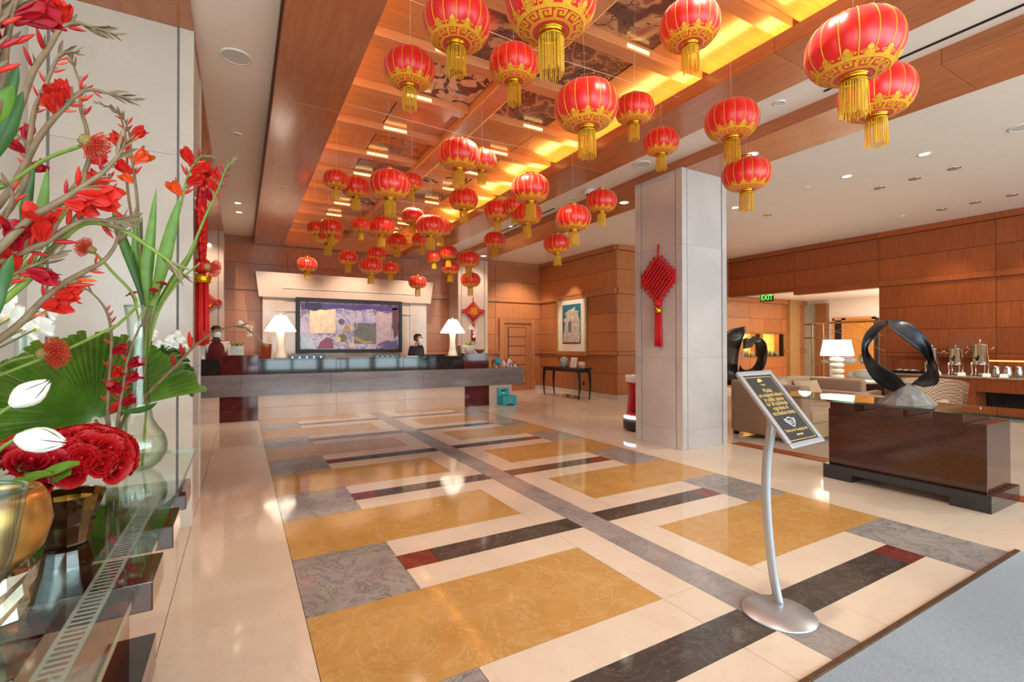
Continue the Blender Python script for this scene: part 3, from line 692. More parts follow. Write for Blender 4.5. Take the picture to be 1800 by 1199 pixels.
def plaque(loc, label):
    t = thing('fortune_plaque', label, 'ornament', loc, 0, 'diamond fortune hangings')
    h = .22
    MB().prism([(-h, 0), (0, -h), (h, 0), (0, h)], -.05, -.01, axis='y').build('plate', M_redcord, t)
    b = MB()
    P4 = [(-h, 0), (0, -h), (h, 0), (0, h)]
    for s, m in ((.93, .008), (.78, .005)):
        pts = [(x*s, -.052, z*s) for x, z in P4+P4[:2]]; b.tube(pts, m, 5)
    b.build('gold_border', M_gold, t)
    e = MB()
    for k in range(24):
        f = (k+.5)/6; i = int(f) % 4; g = f-int(f); x = P4[i][0]+(P4[(i+1) % 4][0]-P4[i][0])*g; z = P4[i][1]+(P4[(i+1) % 4][1]-P4[i][1])*g
        e.tube([(x*1.05+.028*cos(q*pi/5), -.03, z*1.05+.028*sin(q*pi/5)) for q in range(11)], .012, 6)
    for sx in (-1, 1):
        e.tube([(sx*.265+.05*cos(q*pi/6), -.03, .05*sin(q*pi/6)) for q in range(13)], .02, 6)
    e.build('scalloped_edge', M_redcord, t)
    text('character', '福', .21, M_gold, t, (0, -.056, 0), (pi/2, 0, 0))
    MB().tube([(0, -.03, h), (0, -.02, h+.16)], .01, 6).build('hanging_cord', M_redcord, t)
    MB().ball((0, -.03, -h-.02), .032, 10).build('bead_knot', M_redcord, t)
    for sx in (-1, 1):
        MB().lathe([(.016, -h-.06), (.02, -h-.07), (.02, -h-.13), (.016, -h-.135)], 10, (sx*.024, -.03, 0)).build('gold_band', M_gold, t)
        s = MB()
        for i in range(14):
            a = 2*pi*i/14; r = .016; s.tube([(sx*.024+r*cos(a), -.03+r*sin(a), -h-.13), (sx*.03+r*1.5*cos(a), -.03+r*1.3*sin(a), -h-.56)], .006, 4)
        s.build('tassel', M_redcord, t)
plaque((5.352, 11.50, 2.22), 'red diamond hanging with a gold character on the right pilaster')
plaque((-.66, 11.50, 2.22), 'red diamond hanging on the left pilaster, mostly behind the long tassel')
# ================================================================== RECEPTION DESK
DA = -math.atan(.042); DO = Vector((-.7, 9.714, 0))
def dw(x, y, z): return DO+Matrix.Rotation(DA, 3, 'Z') @ Vector((x+.7, y, z))      # x measured along the desk in room units
dk = thing('reception_desk', 'long reception desk of grey slate, maroon granite and pale stone', 'desk', DO, DA)
def db(nm, x0, x1, y0, y1, z0, z1, m, bev=.003): return MB().box(x0+.7, x1+.7, y0, y1, z0, z1, bev=bev).build(nm, m, dk)
for (x0, x1, m) in ((-1.75, -.312, M_stone2), (-.31, .276, M_maroon), (.278, 1.6, M_stone2), (1.602, 2.92, M_stone2), (2.922, 4.23, M_stone2), (4.232, 4.81, M_maroon), (4.812, 5.372, M_stone2)):
    for z0, z1 in ((0, .22), (.222, .44)): db('base_slab', x0, x1, 0, .5, z0, z1, m, .001)
for (x0, x1) in ((-1.75, .0), (.002, 1.5), (1.502, 3.3), (3.302, 5.66)): db('slate_counter', x0, x1, -.03, .48, .442, .822, M_slab)
for (x0, x1, z1, m) in ((-1.75, -.302, 1.10, M_granite), (-.30, .286, 1.165, M_maroon), (.288, 1.6, 1.075, M_granite), (1.602, 2.9, 1.075, M_granite), (2.902, 4.232, 1.075, M_granite), (4.234, 4.80, 1.155, M_maroon)):
    db('ledge_block', x0, x1, .02, .36, .823, z1, m)
db('ledge_top', .288, 4.232, -.01, .38, 1.077, 1.10, M_granite)
db('work_top', -1.7, 4.75, .49, .69, .70, .74, M_dark); db('desk_back', -1.7, 4.75, .66, .68, 0, .70, M_dark)
LZ = 1.10
# lamps
M_shadeglow = emit('glowing_shade', (1, .90, .76, 1), 2.6)
M_ivory = plain('ivory_glaze', srgb(244, 234, 216), .3, var=.03)
def desk_lamp(x, label):
    p = dw(x, .18, LZ); t = thing('table_lamp', label, 'lamp', p, DA, 'white lamps on the reception desk')
    MB().lathe([(.105, 0), (.108, .012), (.098, .03), (.072, .14), (.055, .28), (.055, .38), (.066, .46), (.066, .475), (.02, .48)], 40, fn=lambda w, z: 1+(.045*abs(sin(w*8)) if z > .02 else 0)).build('base', M_ivory, t)
    MB().lathe([(.012, .48), (.012, .80), (.018, .805), (.018, .82), (.012, .835), (.001, .84)], 10).build('stem', M_ivory, t)
    MB().lathe([(.265, .50), (.267, .515), (.095, .79), (.090, .795)], 36, caps=False).lathe([(.256, .505), (.086, .79)], 36, caps=False).build('shade', M_shadeglow, t)
    point('lamp_bulb', p+Vector((0, 0, .64)), 14, WARM, .04)
desk_lamp(.643, 'lit white lamp with cone shade left of the abstract painting'); desk_lamp(4.02, 'lit white lamp with cone shade right of the seated clerk')
# plaques, cards, monitors
def framed_card(x, y, w, h, z, label, mface, rz=0, lean=-.25, lines=True):
    t = thing('framed_notice', label, 'sign', dw(x, y, z), DA+rz)
    M = Matrix.Rotation(lean, 4, 'X')
    MB().box(-w/2, w/2, -.008, .008, 0, h).xf(M).build('frame', M_brass, t)
    MB().box(-w/2+.015, w/2-.015, -.0095, -.008, .015, h-.015).xf(M).build('card', mface, t)
    if lines:
        b = MB()
        for i in range(5): b.box(-w*.28, w*.28, -.0105, -.0095, h*(.22+.12*i), h*(.22+.12*i)+.008)
        b.xf(M).build('lettering', M_brass, t)
        MB().ball((0, -.0105, h*.86), .012, 8, sc=(1, .1, 1)).xf(M).build('emblem', M_brass, t)
    MB().box(-.02, .02, .0, .09, 0, .01).build('prop', M_black, t)
framed_card(4.26-.11, .22, .19, .24, LZ, 'framed dark notice between the right lamp and the maroon block', M_slot)
framed_card(.40, .2, .17, .27, LZ, 'tilted framed card with red picture left of the left lamp', plain('card_red', srgb(120, 48, 24), .3, var=.4, scale=24), -.25)
framed_card(-.05, .12, .21, .17, 1.165, 'small silver framed card on the left maroon block', plain('card_grey', srgb(190, 205, 208), .3, var=.2, scale=20), .0, -.1, False)
def monitor(x0, x1, z1, label):
    t = thing('monitor_back', label, 'monitor', dw((x0+x1)/2, .59, .74), DA); w = (x1-x0)/2
    MB().box(-w, w, -.02, .02, z1-.74-.36, z1-.74, bev=.006).build('screen', M_black, t)
    MB().box(-.03, .03, .0, .03, .01, .2).build('neck', M_black, t); MB().box(-.12, .12, -.08, .08, 0, .012, bev=.004).build('foot', M_black, t)
    v = MB()
    for i in range(5): v.box(-w*.8+i*w*.38, -w*.8+i*w*.38+.03, -.0215, -.02, z1-.80, z1-.785)
    v.build('vents', M_steel, t)
monitor(.78, 1.46, 1.165, 'black monitor seen from behind right of the left lamp')
monitor(2.42, 2.98, 1.15, 'black monitor seen from behind under the painting right half')
monitor(3.52, 4.1-.12, 1.135, 'black monitor seen from behind beside the seated clerk')
tag(MB().box(-.13, .13, -.09, .09, 0, .012).build('paper_stack', M_ivory, None, dw(3.12, .25, LZ)), 'white sheets of paper on the desk left of the seated clerk', 'paper')
# orchids
def orchid_bloom_mesh(r=.04):
    b = MB()
    for k, (a, l, w) in enumerate(((90, 1, .55), (210, 1, .5), (330, 1, .5), (165, 1.05, .95), (15, 1.05, .95))):
        A = R_(a)
        def f(u, v, A=A, l=l, w=w):
            s = v*r*l; q = (u-.5)*2*w*r*.62*math.sin(pi*min(1, v*.93+.05))**.7
            return (s*cos(A)-q*sin(A), -.012*v*(1-(2*u-1)**2)+.006*v*v, s*sin(A)+q*cos(A))
        b.grid(5, 7, f)
    b.ball((0, -.006, -.004), r*.16, 8, 1)
    return b.mesh('bloom', [M_wpetal, plain('orchid_lip', srgb(226, 206, 110), .5)])
OM = orchid_bloom_mesh(.045)
def orchid(p, label, pot, flip=1, n=9):
    t = thing('potted_orchid', label, 'plant', p, 0)
    if pot == 'cube': MB().box(-.07, .07, -.07, .07, 0, .12, bev=.006).build('pot', M_whitet, t); z0 = .12
    else: MB().lathe([(.07, 0), (.085, .01), (.15, .15), (.155, .165), (.14, .165), (.07, .06), (.001, .06)], 28, caps=False).build('pot', M_ivory, t); z0 = .14
    MB().ball((0, 0, z0-.01), .075, 12, sc=(1, 1, .3)).build('soil', plain('moss', srgb(80, 70, 40), .9), t)
    for i in range(6):
        a = 2*pi*i/6+.4; L = .17
        MB().grid(5, 9, lambda u, v: ((.02+v*L)*cos(a)-(u-.5)*.055*sin(pi*(v*.9+.08))*sin(a), (.02+v*L)*sin(a)+(u-.5)*.055*sin(pi*(v*.9+.08))*cos(a), z0+.09*sin(v*2.2)+.01*abs(u-.5))).build('leaf', M_leaf, t)
    pts = bez([(0, 0, z0), (flip*-.04, 0, z0+.2), (flip*-.03, .0, z0+.38), (flip*.07, 0, z0+.44), (flip*.17, -.01, z0+.38), (flip*.21, -.01, z0+.27)], 5)
    MB().tube(pts, [.005]*len(pts), 6).build('stem', M_stem, t)
    q = random.Random(4)
    for i in range(n):
        p2 = pts[len(pts)-1-int(i*1.5)] if i*1.5 < len(pts) else pts[10]
        put('bloom', OM, t, p2+Vector((q.uniform(-.03, .03), -.03, q.uniform(-.04, .03))), (q.uniform(-.4, .4), q.uniform(-.5, .5), q.uniform(-.5, .5)))
orchid(dw(-.06, .24, 1.165), 'white orchid in a square pot on the left maroon block', 'cube', 1)
orchid(dw(4.42, .2, 1.155), 'white orchid in a flared white bowl on the right maroon block', 'bowl', .6)
tag(MB().lathe([(.05, 0), (.055, .01), (.12, .075), (.125, .085), (.11, .08), (.03, .03), (.001, .03)], 24, caps=False).build('wooden_bowl', plain('olive_wood', srgb(150, 104, 50), .4, var=.25), None, dw(4.66, .16, 1.155)), 'small brown bowl in front of the orchid on the right maroon block', 'bowl')
# figurines on the right slate end
p = dw(5.12, .22, .822)
g = thing('desk_globe', 'small turquoise globe standing among the figurines on the desk end', 'globe', p)
MB().ball((0, 0, .15), .085, 20).build('sphere', plain('globe_sea', srgb(60, 180, 196), .3, var=.25, scale=14), g); MB().lathe([(.05, 0), (.05, .012), (.012, .03), (.012, .07)], 14).build('stand', M_brass, g)
g = thing('pig_figurine', 'white pig figurine with a red saddle beside the turquoise globe', 'figurine', dw(5.29, .16, .822))
b = MB().ball((0, 0, .105), .075, 14, sc=(1.25, .8, .85)).ball((.105, -.01, .14), .045, 12); b.ball((.15, -.01, .132), .02, 8, sc=(.6, 1, 1)).ball((.10, -.03, .185), .018, 6, sc=(.7, .6, 1.3)).ball((.10, .02, .185), .018, 6, sc=(.7, .6, 1.3))
for sx in (-.055, .055):
    for sy in (-.03, .03): b.lathe([(.018, 0), (.02, .07)], 8, (sx, sy, 0))
b.build('pig', M_whitet, g); MB().ball((0, 0, .115), .073, 12, sc=(.7, .92, .93)).build('saddle', M_redcord, g)
MB().tube([(-.09, 0, .12), (-.12, 0, .14), (-.11, 0, .16)], .006, 6).build('tail', M_redcord, g)
def bottle(x, y, r, h, col, label):
    g = thing('trinket_bottle', label, 'bottle', dw(x, y, .822))
    MB().lathe([(r, 0), (r*1.02, .01), (r, h*.6), (r*.45, h*.75), (r*.42, h*.9)], 14).build('body', plain('bottle_c', col, .35), g); MB().lathe([(r*.5, h*.9), (r*.5, h)], 12).build('cap', M_brass, g)
bottle(4.9, .2, .02, .16, srgb(190, 150, 40), 'yellow bottle at the left of the desk figurines')
bottle(4.97, .12, .025, .13, srgb(200, 110, 60), 'orange bottle next to the yellow one on the desk end')
bottle(5.04, .3, .025, .22, srgb(30, 34, 32), 'tall dark bottle behind the turquoise globe')
bottle(5.43, .14, .026, .085, srgb(220, 190, 180), 'short pale jar right of the pig figurine')
bottle(5.03, .08, .02, .07, srgb(226, 200, 190), 'tiny pink jar in front of the turquoise globe')
g = thing('doll_figurine', 'small purple and white doll at the right end of the desk figurines', 'figurine', dw(5.54, .16, .822))
MB().lathe([(.035, 0), (.04, .02), (.02, .08), (.001, .09)], 12).build('dress', M_whitet, g); MB().ball((0, 0, .1), .022, 10).build('head', plain('doll_purple', srgb(110, 80, 140), .5), g)
# turquoise step stool
g = thing('step_stool', 'turquoise painted two-tier step box in front of the desk right end', 'step box', (5.12, 9.22, 0), -.03)
M_teal = plain('teal_paint', srgb(56, 170, 180), .4, var=.08)
def tier(nm, x0, x1, y0, y1, z0, z1):
    MB().box(x0, x1, y0, y1, z0+.03, z1, bev=.004).box(x0, x0+.07, y0, y1, z0, z0+.032).box(x1-.07, x1, y0, y1, z0, z0+.032).build(nm, M_teal, g)
tier('lower_box', -.10, .24, .0, .2, 0, .21); tier('upper_box', -.13, .15, .201, .38, 0, .37)
MB().box(-.05, .07, .197, .2005, .30, .33).build('slot', M_slot, g)
MB().tube([(.07+.03*cos(k*pi/8), -.002, .11+.03*sin(k*pi/8)) for k in range(-6, 7)], [.002+.004*sin(pi*k/12) for k in range(13)], 6).ball((.05, -.002, .08), .012, 6, sc=(2, .2, .6)).build('painted_motif', M_goldth, g)
MB().ball((.0, .198, .265), .02, 8, sc=(1.6, .1, .8)).ball((.035, .198, .28), .012, 8, sc=(1.6, .1, .8)).build('painted_flower', M_wpetal, g)
# ================================================================== PEOPLE
def skin(name, J, E, mat, parent, root=0, sub=2):
    me = bpy.data.meshes.new(name+'_sk'); me.from_pydata([j[0] for j in J], E, []); o = bpy.data.objects.new(name+'_sk', me); COL.objects.link(o)
    m = o.modifiers.new('s', 'SKIN'); 
    if not me.skin_vertices: me.skin_vertices.new()
    for i, sv in enumerate(me.skin_vertices[0].data):
        r = J[i][1]; sv.radius = r if hasattr(r, '__len__') else (r, r); sv.use_root = (i == root)
    m.use_smooth_shade = True
    s = o.modifiers.new('d', 'SUBSURF'); s.levels = sub; s.render_levels = sub
    ev = o.evaluated_get(bpy.context.evaluated_depsgraph_get()); m2 = bpy.data.meshes.new_from_object(ev); m2.name = name
    bpy.data.objects.remove(o); m2.materials.clear(); m2.materials.append(mat)
    m2.polygons.foreach_set('use_smooth', [True]*len(m2.polygons))
    return put(name, m2, parent)
def person(loc, rz, sc, label, skinm, top, sleeves, vest, mask, lean=.0, bald=False):
    t = thing('person', label, 'person', loc, rz); t.scale = (sc,)*3
    ly = lambda z: -max(0, z-.95)*lean
    J = [((0, 0, .96), (.15, .11)), ((0, ly(1.15), 1.15), (.13, .10)), ((0, ly(1.34), 1.34), (.15, .105)), ((0, ly(1.46), 1.45), (.07, .065)), ((0, ly(1.5)-.01, 1.51), .055),
         ((0, ly(1.58)-.025, 1.575), (.075, .085)), ((0, ly(1.65)-.02, 1.645), (.082, .098)), ((0, ly(1.70)-.01, 1.70), (.06, .075))]
    E = [(0, 1), (1, 2), (2, 3), (3, 4), (4, 5), (5, 6), (6, 7)]
    arms = []
    for s in (-1, 1):
        b = len(J); J += [((s*.175, ly(1.4), 1.40), .06), ((s*.235, ly(1.2)-.02, 1.14), .046), ((s*.20, ly(1.2)-.25, 1.0), .032), ((s*.19, ly(1.2)-.33, .98), (.04, .022))]
        E += [(2, b), (b, b+1), (b+1, b+2), (b+2, b+3)]; arms.append(b)
        for k in range(4):
            c = len(J); x = s*.19+(k-1.5)*.02; L = (.075, .085, .08, .065)[k]
            J += [((x, ly(1.2)-.36, .978), .010), ((x, ly(1.2)-.36-L*.55, .968), .009), ((x, ly(1.2)-.36-L, .945), .007)]; E += [(b+3, c), (c, c+1), (c+1, c+2)]
        c = len(J); J += [((s*.155, ly(1.2)-.31, .975), .011), ((s*.135, ly(1.2)-.35, .965), .009)]; E += [(b+2, c), (c, c+1)]
        b = len(J); J += [((s*.09, 0, .86), .095), ((s*.10, 0, .50), .06), ((s*.10, .02, .09), .042), ((s*.11, -.12, .04), (.045, .03))]
        E += [(0, b), (b, b+1), (b+1, b+2), (b+2, b+3)]
    skin('body', J, E, skinm, t)
    T = [((0, 0, .92), (.165, .125)), ((0, ly(1.15), 1.15), (.15, .118)), ((0, ly(1.34), 1.33), (.168, .12)), ((0, ly(1.45), 1.44), (.085, .08))]; TE = [(0, 1), (1, 2), (2, 3)]
    for s in (-1, 1):
        b = len(T); T += [((s*.185, ly(1.4), 1.385), .075), ((s*.238, ly(1.2)-.02, 1.14), .062), ((s*.205, ly(1.2)-.22, 1.012), .046)]; TE += [(2, b), (b, b+1), (b+1, b+2)]
    skin('shirt', T, TE, sleeves, t)
    if vest:
        v = skin('vest', [((0, 0, .90), (.19, .15)), ((0, ly(1.15)-.01, 1.15), (.18, .15)), ((0, ly(1.34)-.015, 1.31), (.19, .15)), ((0, ly(1.47)-.01, 1.47), (.12, .10))], TE[:3], vest, t)
        b = MB()
        for i in range(4): b.ball((0, ly(1.1)-.138+.01*(i == 3), 1.02+i*.075), .009, 6)
        b.build('buttons', M_brass, t)
    b = MB()
    for s in (-1, 1): b.prism([(s*.01, 1.40), (s*.085, 1.445), (s*.06, 1.475), (s*.0, 1.44)], ly(1.44)-.112, ly(1.44)-.09, axis='y')
    b.build('collar', sleeves if not vest else vest, t)
    P = [((0, 0, .97), (.16, .12))]; PE = []
    for s in (-1, 1):
        b = len(P); P += [((s*.09, 0, .84), .11), ((s*.10, 0, .5), .08), ((s*.10, .02, .12), .065)]; PE += [(0, b), (b, b+1), (b+1, b+2)]
    skin('trousers', P, PE, M_black, t)
    h = ly(1.62)
    b = MB()
    for s in (-1, 1):
        b.ball((s*.034, h-.108, 1.645), .011, 8, 0).ball((s*.034, h-.117, 1.645), .006, 6, 1)
    b.build('eyes', [M_whitet, M_slot], t)
    b = MB().ball((0, h-.122, 1.61), .016, 8, sc=(.8, 1, 1.5))
    for s in (-1, 1): b.ball((s*.088, h-.01, 1.62), .022, 8, sc=(.45, .8, 1.3))
    b.build('nose_and_ears', skinm, t)
    MB().ball((0, h-.118, 1.555), .02, 8, sc=(1.3, .4, .4)).build('mouth', plain('lip', srgb(150, 80, 76), .5), t)
    if mask:
        MB().grid(13, 7, lambda u, v: (.082*sin((u-.5)*2.5), h-.02-.112*cos((u-.5)*2.3)-.014*sin(pi*v), 1.515+v*.105)).build('face_mask', M_mask, t)
    if not bald:
        MB().lathe([(.001, 1.745), (.05, 1.738), (.085, 1.705), (.097, 1.66), (.092, 1.60), (.08, 1.57)], 24, (0, h+.012, 0), sy=1.12, fn=lambda w, z: (.80 if (z < 1.685 and -2.45 < math.atan2(sin(w), cos(w)) < -.7) else 1), caps=False).build('hair', M_hair, t)
    else:
        MB().lathe([(.001, 1.742), (.05, 1.735), (.082, 1.70), (.093, 1.66)], 24, (0, h+.012, 0), sy=1.12, caps=False).build('hair', plain('cropped_hair', srgb(48, 36, 32), .7), t)
    return t
M_vest = fabric('burgundy_vest', srgb(120, 18, 30), srgb(86, 10, 22)); M_shirt = plain('white_shirt', srgb(236, 228, 220), .7, var=.05); M_suit = fabric('black_suit', srgb(34, 30, 32), srgb(20, 18, 20))
person((-.40, 10.62, 0), .1, .985, 'masked porter in burgundy vest and white sleeves behind the desk left end', M_skin1, None, M_shirt, M_vest, True, .12, True)
person((3.40, 10.48, 0), .55, .915, 'masked clerk in black suit bent over the desk right of the painting', M_skin2, None, M_suit, None, True, .22)
# ================================================================== PAINTINGS
pa = thing('abstract_painting', 'wide abstract painting in purple, cream and ochre with black frame', 'painting', (2.29, 11.745, 1.79))
def frame(parent, w, h, bw, d, m, m2=None, y0=0.0):
    for (x0, x1, z0, z1) in ((-w/2, w/2, h/2-bw, h/2), (-w/2, w/2, -h/2, -h/2+bw), (-w/2, -w/2+bw, -h/2+bw, h/2-bw), (w/2-bw, w/2, -h/2+bw, h/2-bw)):
        MB().box(x0, x1, y0-d, y0, z0, z1, bev=.004).build('frame', m, parent)
frame(pa, 2.42, 1.26, .085, .07, plain('frame_black', srgb(30, 22, 20), .45, var=.1))
t = NT('abstract_canvas'); v = t.coords((1, 1, 1), rnd=False); f = t.noise(v, 1.7, 9, .7, .9); g2 = t.noise(v, 9, 6, .7, 1.2)
c = t.ramp(f, [(.30, srgb(58, 30, 70)), (.42, srgb(128, 92, 150)), (.50, srgb(196, 168, 190)), (.56, srgb(110, 58, 74)), (.68, srgb(78, 60, 130)), (.8, srgb(150, 120, 170))])
c = t.mix(t.ramp(g2, [(.5, (0, 0, 0, 1)), (.62, (1, 1, 1, 1))]), c, srgb(196, 176, 190)); t.set(Base_Color=c, Roughness=.25, Coat_Weight=.3)
MB().box(-1.13, 1.13, -.03, -.005, -.55, .55).build('canvas', t.m, pa)
def patch(nm, poly, col, k=1): MB().prism(poly, -.030-.0012*k, -.030, axis='y').build(nm, plain('paint_'+nm, col, .35, var=.18, scale=12), pa)
sq = lambda x0, x1, z0, z1: [(x0, z0), (x1, z0), (x1, z1), (x0, z1)]
ci = lambda x, z, r: [(x+r*cos(k*pi/10), z+r*sin(k*pi/10)) for k in range(20)]
patch('cream_square', sq(-.92, -.36, -.17, .38), srgb(240, 212, 178)); patch('grey_square', sq(.06, .58, -.42, .08), srgb(104, 98, 92)); patch('pale_square', sq(.58, .95, -.34, .33), srgb(182, 158, 164))
patch('violet_band', [(-1.1, .5), (1.1, .5), (1.1, .43), (.7, .36), (.5, .42), (.1, .37), (-.3, .42), (-.6, .36), (-.9, .40), (-1.1, .34)], srgb(74, 52, 120)); patch('plum_blot', [(-1.02, .5), (-.7, .52), (-.62, .40), (-.8, .33), (-1.0, .36)], srgb(48, 26, 66), 2); patch('maroon_edge', [(.97, .45), (1.11, .48), (1.11, -.2), (1.02, -.3), (.98, .0)], srgb(98, 44, 44))
patch('blue_foot', [(.72, -.53), (1.1, -.53), (1.1, -.33), (.95, -.36), (.8, -.42)], srgb(86, 84, 128)); patch('crimson_foot', [(-.75, -.53), (-.4, -.53), (-.44, -.3), (-.55, -.26), (-.7, -.38)], srgb(140, 60, 84)); patch('ice_foot', [(-1.1, -.53), (-.78, -.53), (-.86, -.3), (-1.02, -.24), (-1.1, -.3)], srgb(190, 206, 214))
patch('ochre_blot', ci(-.1, -.06, .075), srgb(190, 144, 50), 2); patch('olive_blot', ci(-.2, -.28, .1), srgb(116, 106, 36), 2); patch('grey_dot', ci(-.23, .1, .07), srgb(96, 88, 92), 2)
patch('cream_dot', ci(-.31, -.32, .07), srgb(214, 196, 164), 3); patch('peach_dot', ci(.0, -.45, .07), srgb(226, 190, 154), 3); patch('ochre_sweep', [(.08, -.24), (.3, -.36), (.5, -.36), (.5, -.40), (.28, -.42), (.08, -.32)], srgb(176, 146, 30), 3)
MB().tube(bez([(-.08, .0, .1), (.05, 0, .3), (.15, 0, .22), (.05, 0, .12), (-.02, 0, .04), (.02, 0, -.1), (.12, 0, -.02), (.14, 0, .16), (.3, 0, .26), (.36, 0, .12), (.5, 0, .06)], 6), .006, 5).xf(Matrix.Translation((0, -.033, 0))).build('white_line', M_wpetal, pa)
# framed sculpture print on the side wall
fp = thing('framed_print', 'framed print of a pale carved figure on teal, wide cream mat and gold frame', 'picture', (7.86, 10.51, 1.865), -pi/2)
frame(fp, 1.33, 1.65, .045, .05, plain('gilt', srgb(196, 160, 104), .3, .8, var=.1))
MB().box(-.63, .63, -.02, 0, -.79, .79).build('mat_board', M_ivory, fp); MB().box(-.41, .41, -.026, -.02, -.5, .57).build('print', plain('print_teal', srgb(14, 120, 142), .4, var=.25, scale=2), fp)
MB().box(-.41, .41, -.0265, -.0261, -.5, -.28).build('print_base', plain('print_brown', srgb(94, 72, 62), .5, var=.3, scale=10), fp)
M_carv = plain('carved_pale', srgb(206, 196, 182), .5, var=.3, scale=14)
MB().prism([(-.38, -.46), (.36, -.46), (.40, -.2), (-.36, -.2)], -.029, -.0266, axis='y').build('figure_base', M_carv, fp)
MB().prism([(-.34, -.2), (.36, -.2), (.38, .1), (.3, .3), (.34, .38), (.16, .4), (.18, .5), (.0, .44), (-.1, .42), (-.3, .34), (-.22, .24), (-.36, .16), (-.28, .05)], -.031, -.0266, axis='y').build('carved_figure', M_carv, fp)
MB().prism([(-.12, -.18), (-.02, -.18), (.02, .06), (-.06, .14), (-.14, .05)], -.032, -.031, axis='y').build('carved_hollow', plain('carved_dark', srgb(120, 130, 128), .5), fp)
MB().ball((.05, -.032, .2), .06, 10, sc=(1, .06, 1.2)).build('carved_head', plain('carved_light', srgb(232, 222, 206), .5), fp)
# ================================================================== CONSOLE TABLE AND ROBOT
ct = thing('console_table', 'dark console table with tapering curved legs under the framed print', 'table', (7.3, 10.05, 0), -pi/2)
MB().box(-.82, .82, -.20, .22, .73, .76, bev=.006).build('top', M_black, ct); MB().box(-.76, .76, -.17, .19, .66, .73).build('apron', M_black, ct)
for sx in (-1, 1):
    for sy in (-.15, .17):
        MB().grid(4, 10, lambda u, v: Vector((sx*(.75+.04*sin(v*pi)*(1 if v > 0 else 0))+(.030-.018*(1-v))*cos(u*2*pi+pi/4)*1.3, sy+(.030-.018*(1-v))*sin(u*2*pi+pi/4)*1.3, v*.70)), wrap=True, smooth=False).build('leg', M_black, ct)
def onct(x, y): return Matrix.Rotation(-pi/2, 3, 'Z') @ Vector((x, y, 0)) + Vector((7.3, 10.05, .76))
g = thing('ginger_jar', 'pale green patterned tin jar on the console table', 'jar', onct(-.12, .05))
MB().lathe([(.11, 0), (.115, .01), (.115, .19), (.10, .22), (.07, .225)], 24).build('body', plain('celadon', srgb(150, 160, 140), .35, var=.4, scale=16), g); MB().lathe([(.09, .225), (.09, .25), (.02, .265), (.001, .27)], 20).build('lid', M_steel, g)
g = thing('framed_notice', 'small white framed notice on the console table', 'sign', onct(.36, -.02), -pi/2); Mx = Matrix.Rotation(-.15, 4, 'X')
MB().box(-.14, .14, -.008, .008, 0, .27).xf(Mx).build('frame', M_brass, g); MB().box(-.125, .125, -.010, -.008, .015, .255).xf(Mx).build('card', M_ivory, g)
b = MB()
for i in range(5): b.box(-.07, .07, -.011, -.010, .07+i*.03, .077+i*.03)
b.xf(Mx).build('lettering', M_brass, g)
tag(MB().lathe([(.08, 0), (.085, .005), (.085, .15), (.075, .15), (.07, .02), (.001, .02)], 20, caps=False).build('ceramic_cup', plain('cup_pink', srgb(206, 172, 150), .4), None, onct(.60, .06)), 'pinkish cup behind the notice on the console table', 'cup')
tag(MB().box(-.05, .05, -.03, .03, 0, .15, bev=.004).build('amber_box', plain('amber_box', srgb(204, 140, 40), .4), None, onct(.12, .10)), 'small amber box between jar and notice on the console table', 'box')
for i, (x, y, l) in enumerate(((7.36, 10.08, 'left'), (7.36, 9.77, 'right'))):
    g = thing('pet_bowl', 'steel pet bowl on the floor under the console table, %s one' % l, 'bowl', (x, y, 0), 0, 'pet bowls')
    MB().lathe([(.12, 0), (.10, .05), (.085, .055), (.07, .02), (.001, .018)], 24, caps=False).build('bowl', M_chrome, g); MB().lathe([(.125, 0), (.125, .008), (.12, .01)], 24).build('foot_ring', M_black, g)
tag(MB().box(7.862, 7.87, 9.98, 10.06, .28, .36, bev=.002).build('wall_outlet', M_slot), 'black wall outlet on the panelling below the console table', 'outlet')
rb = thing('service_robot', 'red and white delivery robot standing behind the stone column', 'robot', (5.47, 5.56, 0))
MB().lathe([(.20, .02), (.245, .03), (.255, .08), (.25, .14), (.235, .15)], 32).build('base', plain('robot_grey', srgb(52, 50, 52), .4), rb)
MB().lathe([(.238, .15), (.25, .155), (.25, .19), (.238, .195)], 32).build('bumper', plain('robot_silver', srgb(150, 152, 158), .4, .3), rb)
MB().lathe([(.236, .196), (.242, .198), (.242, .215), (.236, .217)], 32).build('light_ring', emit('robot_blue', (.55, .75, 1, 1), 16), rb)
MB().lathe([(.225, .218), (.195, .30), (.175, .55), (.19, .70), (.20, .76)], 32).build('shell', plain('robot_red', srgb(176, 14, 30), .15, var=.03, Coat_Weight=.6), rb)
MB().lathe([(.205, .76), (.215, .77), (.215, .86), (.205, .87)], 32).build('head_band', M_whitet, rb)
MB().lathe([(.20, .87), (.19, .895), (.001, .90)], 32, caps=False).build('lid', M_steel, rb)
MB().box(-.235, -.19, -.12, -.06, .30, .34, bev=.006).build('sensor', M_slot, rb)
for s in (-1, 1): MB().lathe([(.03, -.012), (.03, .012)], 12).xf(Matrix.Translation((s*.12, 0, .03)) @ Matrix.Rotation(pi/2, 4, 'X')).build('wheel', M_slot, rb)
